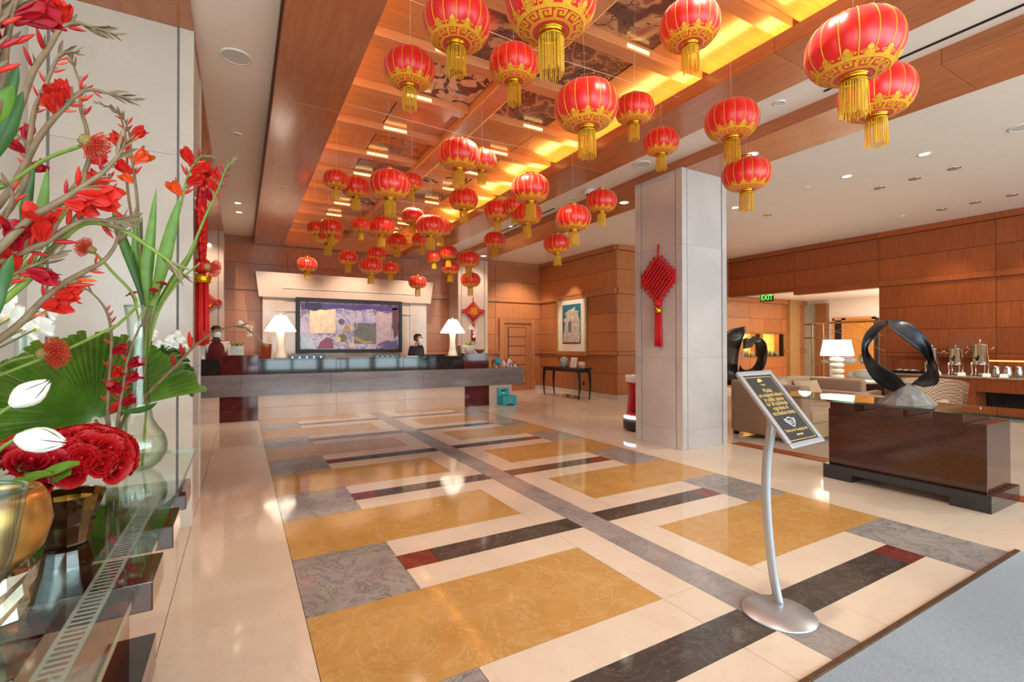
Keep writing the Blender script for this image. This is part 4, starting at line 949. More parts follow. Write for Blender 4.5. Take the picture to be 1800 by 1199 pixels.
# ================================================================== LOUNGE
# ---- macassar console with glass top
def glass_console(loc, rz, label, beams, body, base, glass, feet):
    t = thing('glass_console', label, 'table', loc, rz)
    x0, x1, y0, y1 = base
    MB().box(x0, x1, y0, y1, .07, .14, bev=.002).box(x0, x1, y0, y0+feet, 0, .07).box(x0, x1, y1-feet, y1, 0, .07).build('plinth', M_plinth, t)
    x0, x1, y0, y1 = body; MB().box(x0, x1, y0, y1, .141, .695, bev=.003).build('body', M_dark, t)
    x0, x1, y0, y1 = glass
    for (a, b) in beams: MB().box(body[0]-.06 if rz == 0 else x0-.022, x1+.022, a, b, .696, .769, bev=.003).build('cross_block', M_dark, t)
    MB().box(x0, x1, y0, y1, .786, .790).build('glass_top', M_table_glass, t)
    e = MB().box(x0-.001, x0+.001, y0, y1, .770, .789).box(x1-.001, x1+.001, y0, y1, .770, .789).box(x0, x1, y0-.001, y0+.001, .770, .789).box(x0, x1, y1-.001, y1+.001, .770, .789)
    e.build('glass_edge', M_glassedge, t); return t
M_plinth = plain('plinth_black', srgb(30, 34, 40), .12, var=.1, Coat_Weight=.5)
by = lambda u: onx(u, 722, 5.15).y
glass_console((0, 0, 0), 0, 'dark macassar console with glass top on a black plinth, carrying the ring sculpture',
    [(by(1499), by(1458)), (by(1586), by(1541)), (by(1692), by(1638))], (5.22, 5.75, 1.458, 2.648), (5.155, 5.80, 1.416, 2.67), (5.155, 5.80, .72, 3.28), .26)
gc = glass_console((0, 0, .0), 0.0, 'dark macassar console with glass top at left, carrying the flower vases',
    [(1.464, 1.657), (1.88, 2.088), (2.294, 2.51)], (-.80, -.385, 1.30, 2.44), (-.86, -.306, 1.25, 2.5), (-.90, -.208, .55, 3.117), .26)
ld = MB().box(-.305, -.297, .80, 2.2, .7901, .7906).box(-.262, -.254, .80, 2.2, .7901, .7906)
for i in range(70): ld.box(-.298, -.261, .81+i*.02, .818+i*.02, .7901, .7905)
ld.build('ladder_strip', M_paleband, gc)  # pale see-through ladder of thin strips lying on the glass
# ---- twisted ring sculpture on its rock
M_bronze = plain('dark_bronze', srgb(44, 46, 52), .30, .55, var=.3, scale=12, bump=.1)
rs = thing('ring_sculpture', 'twisted dark bronze ring sculpture standing on a grey rock', 'sculpture', (5.42, 2.06, .79))
def ribbon(nm, outer, inner, d0, dd, th, parent, mat, base, n=5):
    o = bez([Vector((a, b, 0)) for a, b in outer], n); i_ = bez([Vector((a, b, 0)) for a, b in inner], n); k = len(o); vs = []; org = Vector(parent.location)
    for s in (0, 1):
        for q in range(k):
            f = q/(k-1); tw = dd(f)
            for w in range(7):
                g = w/6; u = o[q].x+(i_[q].x-o[q].x)*g; v = o[q].y+(i_[q].y-o[q].y)*g
                vs.append(dep(u, v, d0+tw*(g-.5)+.03*sin(pi*g)+(th*s if s else 0))-org)
    fs = []; W_ = 7; off = k*W_
    for q in range(k-1):
        for w in range(6):
            a = q*W_+w; fs.append((a, a+1, a+W_+1, a+W_)); b = off+a; fs.append((b, b+W_, b+W_+1, b+1))
        for w in (0, 6):
            a = q*W_+w; fs.append((a, a+W_, off+a+W_, off+a))
    for q in (0, k-1):
        for w in range(6): a = q*W_+w; fs.append((a, a+1, off+a+1, off+a))
    return MB().add(vs, fs, 0, True).build(nm, mat, parent)
ribbon('left_twist', [(1560,562),(1540,568),(1521,586),(1514,612),(1519,640),(1532,664),(1550,679),(1571,689)], [(1563,569),(1549,580),(1535,596),(1526,613),(1536,632),(1552,645),(1573,656),(1593,677)], 4.38, lambda f: .22*cos(pi*f*1.2), .03, rs, M_bronze, 0)
ribbon('right_twist', [(1560,562),(1588,563),(1612,577),(1633,600),(1643,630),(1651,660),(1648,675),(1624,681)], [(1558,569),(1576,586),(1596,602),(1618,620),(1630,636),(1631,648),(1618,661),(1602,675)], 4.38, lambda f: -.22*cos(pi*f*1.2), .03, rs, M_bronze, 0)
q = random.Random(11); pts = []
for i in range(26):
    a = q.uniform(0, 2*pi); r = q.uniform(.75, 1); h = q.uniform(0, 1); k = 1-.75*h
    pts.append(Vector((.27*r*k*cos(a), .19*r*k*sin(a), .19*h*h)))
for a in range(10): pts.append(Vector((.27*cos(a*.63)*q.uniform(.85, 1), .19*sin(a*.63)*q.uniform(.85, 1), 0)))
pts.append(Vector((-.0, 0, .20)))
MB().bm(hull(pts), mat=Matrix.Rotation(-.5, 4, 'Z')).build('rock_base', plain('rough_rock', srgb(140, 132, 124), .85, var=.3, scale=22, bump=.8), rs)
# ---- second sculpture, console behind the sofa
sc = thing('loop_sculpture', 'dark polished wooden loop sculpture beside the stone column', 'sculpture', (6.9, 5.15, .76))
M_ebony = plain('ebony', srgb(66, 50, 40), .16, var=.35, scale=6, Coat_Weight=.5)
ribbon('tall_blade', [(1252,671),(1252,630),(1264,600),(1282,580),(1311,573)], [(1297,671),(1297,645),(1299,620),(1305,598),(1312,580)], 7.85, lambda f: .2, .22, sc, M_ebony, 0)
ribbon('ring_blade', [(1306,596),(1326,591),(1345,600),(1349,622),(1343,648),(1328,658),(1308,664),(1298,655)], [(1306,614),(1322,610),(1326,604),(1332,622),(1326,642),(1315,650),(1305,648),(1301,640)], 7.8, lambda f: -.25*cos(2*pi*f), .2, sc, M_ebony, 0)
MB().box(-.35, .35, -.2, .2, 0, .012).build('foot_plate', M_black, sc)
st = thing('sofa_console', 'long black console behind the sofa, under the loop sculpture', 'table', (7.15, 5.15, 0))
MB().box(-.9, 1.1, -.28, .28, .70, .757, bev=.004).build('top', M_black, st)
for x in (-.85, 1.05): MB().box(x-.04, x+.04, -.24, .24, 0, .70).build('leg', M_black, st)
p = dep(1364, 664, 7.55); p.z = .758
bw = thing('fruit_bowl', 'white oblong bowl of dark driftwood pieces on the console behind the sofa', 'bowl', (p.x, 5.12, .758), -.3)
MB().lathe([(.08, 0), (.10, .01), (.24, .07), (.25, .085), (.235, .082), (.09, .02), (.001, .02)], 28, sy=.6, caps=False).build('bowl', M_ivory, bw)
for i in range(4):
    g = thing('driftwood_piece', 'dark curled driftwood piece lying in the white oblong bowl', 'driftwood', (p.x-.12+i*.08, 5.12, .80), i, 'driftwood in the white bowl')
    g['label'] = 'dark curled driftwood in the white oblong bowl, %s from the left' % ['first', 'second', 'third', 'fourth'][i]
    MB().tube(bez([(-.06, 0, .01), (-.03, .03, .05), (.02, .0, .07), (.06, -.03, .03)], 4), [.012]*13, 6).build('driftwood', plain('driftwood_c', srgb(92, 52, 44), .5, var=.3), g)
# ---- sofas and chairs
def cushion(mb, x0, x1, y0, y1, z0, z1, b=.05):
    bm = bmesh.new(); bmesh.ops.create_cube(bm, size=1)
    for v in bm.verts: v.co = Vector(((x0+x1)/2+v.co.x*(x1-x0), (y0+y1)/2+v.co.y*(y1-y0), (z0+z1)/2+v.co.z*(z1-z0)))
    bmesh.ops.bevel(bm, geom=bm.edges[:], offset=min(b, (z1-z0)*.45, (x1-x0)*.45, (y1-y0)*.45), segments=4, affect='EDGES', profile=.6)
    return mb.bm(bm, smooth=True)
sf = thing('sofa', 'tan chenille sofa with its side to the lobby, left of the glass console', 'sofa', (7.25, 4.1, 0))
cushion(MB(), -.88, -.66, -.55, .48, .06, .79, .05).build('arm', M_taupe, sf); cushion(MB(), .70, .92, -.55, .48, .06, .62, .05).build('arm', M_taupe, sf)
cushion(MB(), -.86, .90, .30, .52, .06, .82, .05).build('backrest', M_tan, sf); cushion(MB(), -.68, .72, -.5, .32, .06, .27, .02).build('seat_base', M_tan, sf)
for x in (-.66, .03): cushion(MB(), x, x+.68, -.56, .30, .28, .45, .05).build('seat_cushion', M_tan, sf)
for x in (-.82, .86):
    for y in (-.48, .45): MB().box(x-.03, x+.03, y-.03, y+.03, .012, .062).build('foot', M_black, sf)
def pillow(p, rx, rz, label, s=.42, m=M_pillow):
    g = thing('throw_pillow', label, 'pillow', p, 0, 'sand pillows on the lounge seats'); g.rotation_euler = (rx, 0, rz)
    def f(u, v, k):
        a, b = 2*u-1, 2*v-1; e = (1-a*a)*(1-b*b); sh = 1-.10*(1-abs(a*b)**.5) if abs(a) > .98 or abs(b) > .98 else 1
        return (a*s/2*(1-.06*(1-b*b)), b*s/2*(1-.06*(1-a*a)), k*.075*max(0, e)**.45)
    MB().grid(13, 13, lambda u, v: f(u, v, 1)).grid(13, 13, lambda u, v: f(u, v, -1)).build('pillow', m, g)
    return g
pillow((7.15, 4.25, .62), 1.15, .2, 'sand pillow with folded corner on the sofa, left one'); pillow((7.75, 4.2, .60), 1.0, -.4, 'sand pillow lying on the sofa, right one')
ac = thing('armchair', 'taupe armchair seen from behind, in front of the pebble lamp', 'chair', (8.62, 4.15, 0), .1)
cushion(MB(), -.42, -.26, -.42, .42, .10, .80, .05).build('backrest', M_taupe, ac); cushion(MB(), -.3, .4, -.34, .34, .15, .44, .06).build('seat', M_taupe, ac)
for y in (-.42, .32): cushion(MB(), -.3, .38, y, y+.1, .1, .6, .04).build('arm', M_taupe, ac)
for x in (-.36, .34):
    for y in (-.36, .36): MB().box(x-.025, x+.025, y-.025, y+.025, .012, .11).build('leg', M_black, ac)
ot = thing('armchair', 'low tan armchair right of the taupe one, behind the ring sculpture', 'chair', (7.75, 3.05, 0), .15)
cushion(MB(), -.4, .4, -.38, .38, .14, .44, .06).build('seat', M_tan, ot); cushion(MB(), -.42, -.28, -.42, .42, .12, .66, .05).build('backrest', M_tan, ot)
for y in (-.46, .36): cushion(MB(), -.38, .4, y, y+.1, .12, .60, .04).build('arm', M_tan, ot)
for x in (-.34, .34):
    for y in (-.36, .36): MB().box(x-.025, x+.025, y-.025, y+.025, .012, .14).build('leg', M_black, ot)
M_weave = NT('woven_back'); v = M_weave.coords((1, 1, 1), rnd=False); ck = M_weave.n('ShaderNodeTexChecker'); ck.inputs['Scale'].default_value = 42; M_weave.l(v, ck.inputs['Vector'])
ck.inputs['Color1'].default_value = srgb(196, 164, 134); ck.inputs['Color2'].default_value = srgb(132, 100, 78); M_weave.set(Base_Color=ck.outputs['Color'], Roughness=.8); M_weave = M_weave.m
wc = thing('lounge_chair', 'lounge chair with brown woven back behind the ring sculpture', 'chair', (8.85, 3.02, 0), -.55)
MB().grid(17, 9, lambda u, v: ((.44+.07*v)*sin((u-.5)*2.9), .34*cos((u-.5)*2.9)*(1+.12*v)-.02, .36+.47*v-.06*abs(2*u-1)**3*v)).grid(17, 9, lambda u, v: ((.37+.07*v)*sin((u-.5)*2.9), .27*cos((u-.5)*2.9)*(1+.12*v)-.02, .36+.47*v-.06*abs(2*u-1)**3*v)).build('backrest', M_weave, wc)
cushion(MB(), -.38, .38, -.36, .30, .30, .47, .07).build('seat_cushion', M_tan, wc)
for x in (-.3, .3):
    for y in (-.28, .22): MB().tube([(x, y, .012), (x*.95, y*.95, .33)], [.014, .022], 8).build('leg', M_black, wc)
# ---- pebble lamp on its table
lt = thing('side_table', 'dark side table under the pebble lamp', 'table', (9.25, 4.42, 0))
MB().box(-.3, .3, -.52, .52, .69, .72, bev=.004).build('top', M_whitet, lt); MB().box(-.27, .27, -.49, .49, .12, .69).build('case', M_dark, lt); MB().box(-.24, .24, -.45, .45, .012, .12).build('plinth', M_black, lt)
pl = thing('pebble_lamp', 'lit table lamp with a base of stacked white pebbles and drum shade', 'lamp', (9.2, 4.52, .72))
M_peb = plain('pebble_white', srgb(226, 214, 196), .45, var=.05)
for i in range(4): MB().ball((0, 0, .055+i*.098), .11, 20, sc=(1, 1, .48)).build('pebble', M_peb, pl)
MB().lathe([(.10, 0), (.10, .008), (.02, .01)], 20).lathe([(.012, .38), (.012, .47)], 8).build('stem', M_brass, pl)
MB().lathe([(.255, .42), (.205, .70)], 36, caps=False).lathe([(.25, .42), (.20, .70)], 36, caps=False).build('shade', M_shadeglow, pl)
point('lamp_bulb', (9.2, 4.52, 1.28), 14, WARM, .04)
tag(MB().lathe([(.10, 0), (.19, .018), (.2, .024), (.1, .012), (.001, .012)], 28, caps=False).build('serving_dish', M_ivory, None, (9.15, 4.82, .72)), 'flat white dish on the side table left of the pebble lamp', 'dish')
# ---- etagere
et = thing('etagere', 'brass framed glass shelf unit in front of the back room opening', 'shelf', (11.3, 5.35, 0))
b = MB()
for x in (-.22, .22):
    for y in (-.6, .6): MB().box(x-.012, x+.012, y-.012, y+.012, 0, 1.82).build('post', M_brass, et)
b = MB()
for z in (1.81,):
    for x in (-.22, .22): b.box(x-.01, x+.01, -.6, .6, z-.012, z+.012)
    for y in (-.6, .6): b.box(-.22, .22, y-.01, y+.01, z-.012, z+.012)
b.build('top_rail', M_brass, et)
x = .22; MB().tube([(x, -.6, 1.5), (x, 0, 1.78), (x, .6, 1.5)], .004, 5).tube([(x, -.6, 1.2), (x, .6, 1.75)], .004, 5).build('brace_wire', M_brass, et)
for z in (.32, .60, .91, 1.50): MB().box(-.23, .23, -.61, .61, z-.012, z).build('glass_shelf', M_table_glass, et)
def blob(nm, label, p, pts, m, rz=0, cat='sculpture'):
    g = thing(nm, label, cat, p, rz); mb = MB()
    for (c, r, s) in pts: mb.ball(c, r, 16, sc=s)
    mb.build('form', m, g)
blob('ceramic_wave', 'white folded ceramic form on the middle glass shelf', (11.3, 5.5, .91), [((0, .05, .07), .2, (.6, 1.1, .35)), ((0, -.15, .09), .16, (.6, 1.1, .5)), ((0, .22, .05), .12, (.6, 1.4, .35))], M_whitet)
blob('ceramic_pod', 'white pod form on the lower glass shelf', (11.3, 5.0, .60), [((0, 0, .11), .22, (.6, 1.2, .5)), ((0, .25, .09), .12, (.6, 1.3, .6))], M_whitet)
g = thing('glass_knot', 'clear grey glass knot beside the white ceramic form', 'sculpture', (11.3, 5.0, .91))
MB().tube([(.03*cos(3*a), .09*cos(a)+.03*cos(2*a), .12+.085*sin(a)+.02*sin(3*a)) for a in [k*2*pi/36 for k in range(37)]], .032, 10).build('knot', plain('smoky_glass', srgb(206, 208, 202), .08, var=.1, Transmission_Weight=.4), g)
# ---- coffee counter
cc = thing('coffee_counter', 'long cherry coffee counter with stone top against the panelled wall', 'counter', (11.62, 0, 0))
MB().box(-.34, .34, -3.4, 4.6, .735, .765, bev=.004).build('top', marble('counter_stone', srgb(176, 150, 120), srgb(140, 114, 88), srgb(206, 186, 160), 5, .15), cc)
MB().box(-.30, .33, -3.4, 4.56, .50, .734, bev=.003).build('fascia', M_red_wood, cc); MB().box(-.28, .33, 3.32, 4.5, 0, .50, bev=.003).build('cabinet', M_red_wood, cc)
MB().box(.25, .33, -3.4, 3.3, 0, .50).build('back_panel', M_black, cc)
def urn(y, r, z0, z1, ztop, label):
    t = thing('coffee_urn', label, 'coffee urn', (11.66, y, .766), 0, 'steel coffee urns on the counter'); k = .766
    MB().lathe([(r*.96, z0-k), (r, z0-k+.01), (r, z1-k-.005), (r*1.06, z1-k), (r*1.06, z1-k+.008)], 32).build('body', M_chrome, t)
    MB().lathe([(r*1.04, z1-k+.009), (r*.9, z1-k+.02), (r*.2, z1-k+.032), (.008, z1-k+.05), (.014, ztop-k-.02), (.016, ztop-k-.01), (.001, ztop-k)], 28, caps=False).build('lid', M_chrome, t)
    MB().lathe([(r*1.05, z0-k-.02), (r*1.1, z0-k-.015), (r*1.1, z0-k-.002), (r*1.0, z0-k)], 28).build('stand_ring', M_chrome, t)
    for a in (45, 135, 225, 315):
        c, s = cos(R_(a))*r*1.12, sin(R_(a))*r*1.12; MB().tube([(c*1.05, s*1.05, 0), (c*1.05, s*1.05, .02), (c*.95, s*.95, .05), (c, s, z0-k+.02)], [.02, .016, .009, .014], 10).build('leg', M_chrome, t)
    for s in (-1, 1): MB().tube([(0, s*r, z1-k-.08), (0, s*(r+.05), z1-k-.08), (0, s*(r+.065), z1-k-.06)], .008, 6).ball((0, s*(r+.065), z1-k-.05), .015, 8).build('handle', M_chrome, t)
    MB().box(-r-.03, -r+.01, -.02, .02, z0-k+.06, z0-k+.10, bev=.004).box(-r-.05, -r-.02, -.03, .03, z0-k+.09, z0-k+.115, bev=.004).build('tap_lever', M_black, t)
    MB().tube([(-r, 0, z0-k+.04), (-r-.05, 0, z0-k+.04), (-r-.06, 0, z0-k)], .012, 8).build('spout', M_chrome, t)
    MB().lathe([(.04, 0), (.045, .01), (.03, .06), (.001, .065)], 16).build('burner', M_steel, t)
urn(3.34, .112, .985, 1.33, 1.43, 'tallest steel coffee urn at the right of the counter'); urn(3.68, .098, .97, 1.25, 1.33, 'middle steel coffee urn on the counter'); urn(4.03, .098, .97, 1.25, 1.33, 'left steel coffee urn partly behind the ring sculpture')
for (x, y, l) in ((11.5, 3.08, 'left'), (11.5, 2.94, 'middle'), (11.72, 2.86, 'rear right')):
    g = thing('creamer', 'small steel creamer jug on the counter, %s of three' % l, 'jug', (x, y, .766), 0, 'steel creamers on the counter')
    MB().lathe([(.045, 0), (.058, .02), (.056, .09), (.042, .15), (.046, .175), (.03, .19), (.012, .20), (.001, .205)], 20).build('body', M_steel, g)
    MB().tube(bez([(.05, 0, .14), (.09, 0, .14), (.09, 0, .06), (.055, 0, .04)], 4), .006, 6).build('handle', M_steel, g); MB().tube([(-.04, 0, .15), (-.07, 0, .175)], [.014, .007], 8).build('spout', M_steel, g)
for (x, y, l) in ((11.40, 3.18, 'left of the creamers'), (11.40, 2.96, 'in front of the creamers'), (11.42, 3.52, 'between the two right urns'), (11.42, 3.87, 'between the two left urns')):
    tag(MB().prism([(-.04, 0), (.04, 0), (0, .06)], -.05, .05, axis='y').build('tent_card', M_whitet, None, (x, y, .766)), 'small white tent card on the counter %s' % l, 'card')
tb = thing('tea_chest', 'open wooden tea chest with dark tray at the left of the counter', 'box', (11.6, 4.40, .766))
MB().box(-.16, .16, -.22, .20, 0, .05, bev=.003).build('tray', M_black, tb); MB().box(.12, .15, -.22, .20, .05, .25, bev=.003).build('lid', M_red_wood, tb)
q = random.Random(2); b = MB()
for i in range(14): b.box(-.14+q.uniform(0, .2), -.08+q.uniform(0, .2), -.2+i*.028, -.18+i*.028, .05, .065)
for i in range(7): MB().box(-.14, -.02, -.2+i*.055, -.2+i*.055+.04, .051, .066+.01*(i % 2)).build('sachet', M_ivory if i % 2 else M_taupe, tb)
lp = thing('under_shelf_light', 'warm light line along the wall above the coffee counter', 'light', (12.0, 2.4, 1.02))
MB().box(-.02, .02, -1.5, 1.1, 0, .025).build('light_strip', emit('warm_line', (1, .55, .18, 1), 1.1), lp)
# ---- back room niches and exit sign
def niche(x0, x1, z0, z1, label, seed):
    t = thing('lit_niche', label, 'niche', ((x0+x1)/2, 8.75, z0)); w = (x1-x0)/2; h = z1-z0
    MB().box(-w, w, .30, .32, 0, h).build('back', emit('niche_glow', (1, .55, .10, 1), .9), t)
    MB().box(-w, w, .0, .32, -.02, 0).box(-w, w, 0, .32, h, h+.02).box(-w-.02, -w, 0, .32, -.02, h+.02).box(w, w+.02, 0, .32, -.02, h+.02).build('lining', M_coffer, t)
    MB().box(-w-.04, w+.04, -.03, -.018, -.05, h+.05).build('glass_front', M_glass, t)
    MB().box(-w, w, .05, .25, h*.55, h*.57).build('shelf', M_table_glass, t)
    point('niche_bulb', ((x0+x1)/2, 8.9, z1-.1), 5, AMB, .03)
    q = random.Random(seed); x = -w+.08; i = 0; nm = ['first', 'second', 'third', 'fourth', 'fifth', 'sixth', 'seventh', 'eighth']
    while x < w-.05 and i < 8:
        hh = q.uniform(.10, .22); rr = q.uniform(.025, .04)
        c = [srgb(60, 120, 80), srgb(200, 200, 196), srgb(70, 80, 90), srgb(190, 150, 110)][i % 4]
        tag(MB().lathe([(rr, 0), (rr, hh*.6), (rr*.5, hh*.8), (rr*.5, hh)], 12).build('niche_bottle', plain('niche_b', c, .3), None, ((x0+x1)/2+x, 8.88, z0+.001)), '%s bottle from the left in the %s' % (nm[i], label), 'bottle', 'bottles in the lit niches')
        x += rr*2+.05; i += 1
niche(NX[0], NX[1], NZ[0], NZ[1], 'amber lit niche half hidden by the loop sculpture', 1); niche(NX[2], NX[3], NZ[0], NZ[1], 'amber lit niche right of the loop sculpture', 2)
for x in (NX[1]+.02, ): MB()
p = dep(1348, 523.5, 13.4)
ex = thing('exit_sign', 'green EXIT sign hanging under the back room ceiling', 'sign', p, -pi/2+.45)
MB().box(-.17, .17, -.012, .012, -.11, .11, bev=.004).build('plate', plain('exit_plate', srgb(70, 60, 30), .3), ex)
text('lettering', 'EXIT', .2, emit('exit_green', (.12, 1, .10, 1), 2.2), ex, (0, -.014, 0), (pi/2, 0, 0), .72)
MB().box(-.02, .02, -.01, .01, .11, 2.72-p.z).build('bracket', M_steel, ex)
area('back_room_light', (14.0, 6.6, 2.68), (1.2, 1.2), 60, WARM, (0, 0, -1), 180, (0, 1, 0)); point('back_room_light', (14.6, 5.2, 1.9), 55, (1, .94, .86), .25); point('back_room_light', (13.4, 7.4, 1.5), 12, WARM, .15)
# ---- ceiling fixtures
def fixture(nm, label, cat, u, v, z, r, lit=False, group=None, power=0, target=None, deg=50):
    p = onz(u, v, z); t = thing(nm, label, cat, (p.x, p.y, z), 0, group)
    if nm == 'downlight':
        MB().lathe([(r*.75, -.001), (r*.78, -.004), (r, -.006), (r*1.02, -.002), (r*1.02, .0)], 24, caps=False).build('trim_ring', M_chrome if not lit else M_whitet, t)
        MB().lathe([(r*.75, -.002), (r*.5, -.0015), (.001, -.001)], 24, caps=False).build('lamp_face', M_lampon if lit else plain('reflector', srgb(176, 170, 160), .3, .3), t)
    else:
        MB().lathe([(r*.88, -.003), (r*.9, -.012), (r, -.010), (r*1.03, 0)], 28, caps=False).build('rim', M_whitet, t); MB().lathe([(r*.88, -.008), (.001, -.009)], 28, caps=False).build('face', plain('grille', srgb(206, 206, 204), .7, var=.04, scale=200), t)
    if power: spot('downlight_beam', (p.x, p.y, z-.03), target or (p.x, p.y, 0), power, WARM, deg, .7, .03)
for i, (u, v, l) in enumerate([(1624.8,271,'nearest of the right group'), (1677,296,'second of the right group'), (1488.6,310,'left of the front row'), (1607.7,314,'centre of the front row'), (1546,330,'centre left, second row'), (1779,343,'far right near the wall'), (1714,356,'second from the right near the wall'), (1655,368,'third from the right near the wall'), (1292,365,'beside the column head'), (1349,378,'second from the column head'), (965,432,'left of the two above the framed print'), (985,441,'right of the two above the framed print')]):
    fixture('downlight', 'recessed lounge ceiling downlight, '+l, 'light', u, v, 3.75, .07, i in (0, 2, 8), 'lounge ceiling downlights', 55)
for (u, v, l) in ((1417.6, 329.7, 'between the front row lights'), (1585, 380, 'before the right wall'), (947, 447, 'far one near the side wall')): fixture('sprinkler_cap', 'small white sprinkler cap in the lounge ceiling, '+l, 'cap', u, v, 3.75, .045)
for (u, v, l) in ((1370, 180, 'near one'), (1005, 349, 'far one')): fixture('sprinkler_cap', 'small white sprinkler cap in the narrow ceiling strip, '+l, 'cap', u, v, 3.738, .05)
fixture('sprinkler_cap', 'small white sprinkler cap in the left ceiling behind the speaker', 'cap', 416.5, 235.5, 3.75, .05)
fixture('ceiling_speaker', 'round white ceiling speaker above the left pier', 'speaker', 415, 99, 3.75, .115); fixture('ceiling_speaker', 'round white ceiling speaker in the strip above the column', 'speaker', 1128, 288, 3.738, .11); fixture('ceiling_speaker', 'round white ceiling speaker cut by the right picture edge', 'speaker', 1799, 223, 3.75, .12)
for (u, v, l) in ((418, 357, 'near one'), (420, 373, 'far one')): fixture('downlight', 'downlight in the left white ceiling, '+l, 'light', u, v, 3.75, .06, True, None, 60)
for (u, v, l) in ((1320, 272, 'behind the lantern at the column'), (1097, 356, 'left of the column'), (850, 450, 'far one by the pilaster'), (898, 398.5, 'x')):
    if l != 'x': fixture('downlight', 'bright downlight in the right beam, '+l, 'light', u, v, 3.60, .085, True, 'beam downlights', 90)
fixture('downlight', 'small bright downlight in the far white ceiling strip', 'light', 898, 398, 3.738, .05, True, None, 30)
tag(MB().box(4.775, 4.800, -2, 2.45, 3.730, 3.7379).build('slot_diffuser', M_slot), 'long black air slot in the white ceiling strip, near one at the upper right', 'vent')
tag(MB().box(4.775, 4.80, 6.9, 9.6, 3.73, 3.7379).build('slot_diffuser', M_slot), 'short black air slot in the white ceiling strip, far one', 'vent')
p = onz(1037, 334, 3.738); cm = thing('security_camera', 'white dome security camera under the ceiling strip', 'camera', p)
MB().lathe([(.10, 0), (.10, -.03), (.085, -.06), (.06, -.07)], 24).build('housing', M_whitet, cm); MB().ball((0, 0, -.075), .058, 16).build('dome', M_slot, cm)
# spots for pools of light and picture
spot('picture_light', (6.9, 10.2, 3.7), (7.86, 10.5, 2.1), 120, WARM, 42, .5); spot('floor_pool', (6.4, 7.5, 3.7), (6.4, 7.5, 0), 160, WARM, 45, .7); spot('floor_pool', (6.7, 9.2, 3.7), (7.2, 9.6, .8), 60, WARM, 60, .8)
for x in (.8, 2.3, 3.8): spot('reception_spot', (x, 10.7, 3.55), (x, 11.75, 1.7), 135, WARM, 80, .8)
for x in (1.0, 3.4): spot('desk_spot', (x, 8.6, 3.5), (x, 9.9, 1.0), 90, WARM, 80, .8)
spot('lounge_spot', (7.2, .65, 3.7), (5.2, 1.2, 0), 160, (1, .86, .68), 60, .3, .02)
spot('flower_spot', (-1.5, .6, 3.7), (.4, 2.9, .2), 130, (1, .88, .72), 55, .5, .03)
for y in (2.0, 3.2): spot('counter_spot', (11.2, y+.6, 3.7), (11.9, y+.6, 1.2), 60, WARM, 70, .7)
# ================================================================== SIGN STAND
sg = thing('sign_stand', 'silver floor sign with a black and gold mask notice in the foreground', 'sign', (2.345, 1.43, 0), .073)
MB().lathe([(.17, 0), (.172, .004), (.165, .010), (.05, .022), (.001, .026)], 48).build('base_disc', M_silver, sg)
Ri = Matrix.Rotation(-.073, 3, 'Z'); L0 = Vector((2.345, 1.43, 0))
pp = [Ri @ (onx(u, v, 2.405)-L0) for u, v in ((1370, 1064), (1361, 1020), (1353, 960), (1347, 880), (1347, 830), (1349, 800), (1356, 750))]
pp.append(Ri @ (Vector((2.414, 1.50, 1.02))-L0))
MB().tube(bez(pp, 5), [.024]*36, 16, flat=.6).build('curved_pole', M_silver, sg)
tau = .673; cen = Ri @ (Vector((2.414, 1.46, 1.027))-L0)
BMx = Matrix(((1, 0, 0, cen.x), (0, sin(tau), -cos(tau), cen.y), (0, cos(tau), sin(tau), cen.z), (0, 0, 0, 1)))
def onb(mb, nm, m): o = mb.build(nm, m, sg); o.matrix_local = BMx; return o
w, h = .33, .444
onb(MB().box(-w/2+.005, w/2-.005, -h/2+.005, h/2-.005, -.012, -.002), 'back_plate', M_silver)
for (x0, x1, y0, y1) in ((-w/2, w/2, h/2-.026, h/2), (-w/2, w/2, -h/2, -h/2+.026), (-w/2, -w/2+.026, -h/2+.026, h/2-.026), (w/2-.026, w/2, -h/2+.026, h/2-.026)):
    onb(MB().box(x0, x1, y0, y1, -.004, .008, bev=.004), 'frame', M_silver)
onb(MB().box(-w/2+.026, w/2-.026, -h/2+.026, h/2-.026, -.002, 0), 'poster', plain('poster_black', srgb(44, 44, 46), .3, var=.03))
b = MB(); e = .036
for (x0, x1, y0, y1) in ((-w/2+e, w/2-e, h/2-e-.003, h/2-e), (-w/2+e, w/2-e, -h/2+e, -h/2+e+.003), (-w/2+e, -w/2+e+.003, -h/2+e, h/2-e), (w/2-e-.003, w/2-e, -h/2+e, h/2-e)): b.box(x0, x1, y0, y1, 0, .0006)
M_gtxt = plain('gold_print', srgb(222, 186, 110), .4, .1, var=.02); onb(b, 'gold_border', M_gtxt)
def line(s, t_, size, wf):
    o = text('lettering', s, size, M_gtxt, sg, (0, 0, 0), (0, 0, 0), 1); xs = [v.co.x for v in o.data.vertices]; sx = wf*w/(max(xs)-min(xs))
    o.matrix_local = BMx @ Matrix.Translation((0, h/2-t_*h, .0008)) @ Matrix.Diagonal((sx, 1, 1, 1))
for s, t_, wf in (('Masks', .275, .24), ('are required indoors', .335, .70), ('in public spaces', .395, .56), ('for all individuals', .455, .60), ('regardless of', .515, .44), ('vaccination status.', .578, .66)): line(s, t_, .034, wf)
line('Thank you for keeping it safe.', .80, .022, .66)
fan = [(-.0, .0)]+[(.026*cos(R_(a)), .022*sin(R_(a))) for a in range(20, 200, 15)]
onb(MB().prism(fan, 0, .0008).xf(Matrix.Translation((-.004, h/2-.155*h, 0))), 'fan_emblem', M_gtxt)
onb(MB().box(-.024, .024, h/2-.192*h, h/2-.185*h, 0, .0006).box(-.012, .012, h/2-.206*h, h/2-.20*h, 0, .0006), 'small_print', M_gtxt)
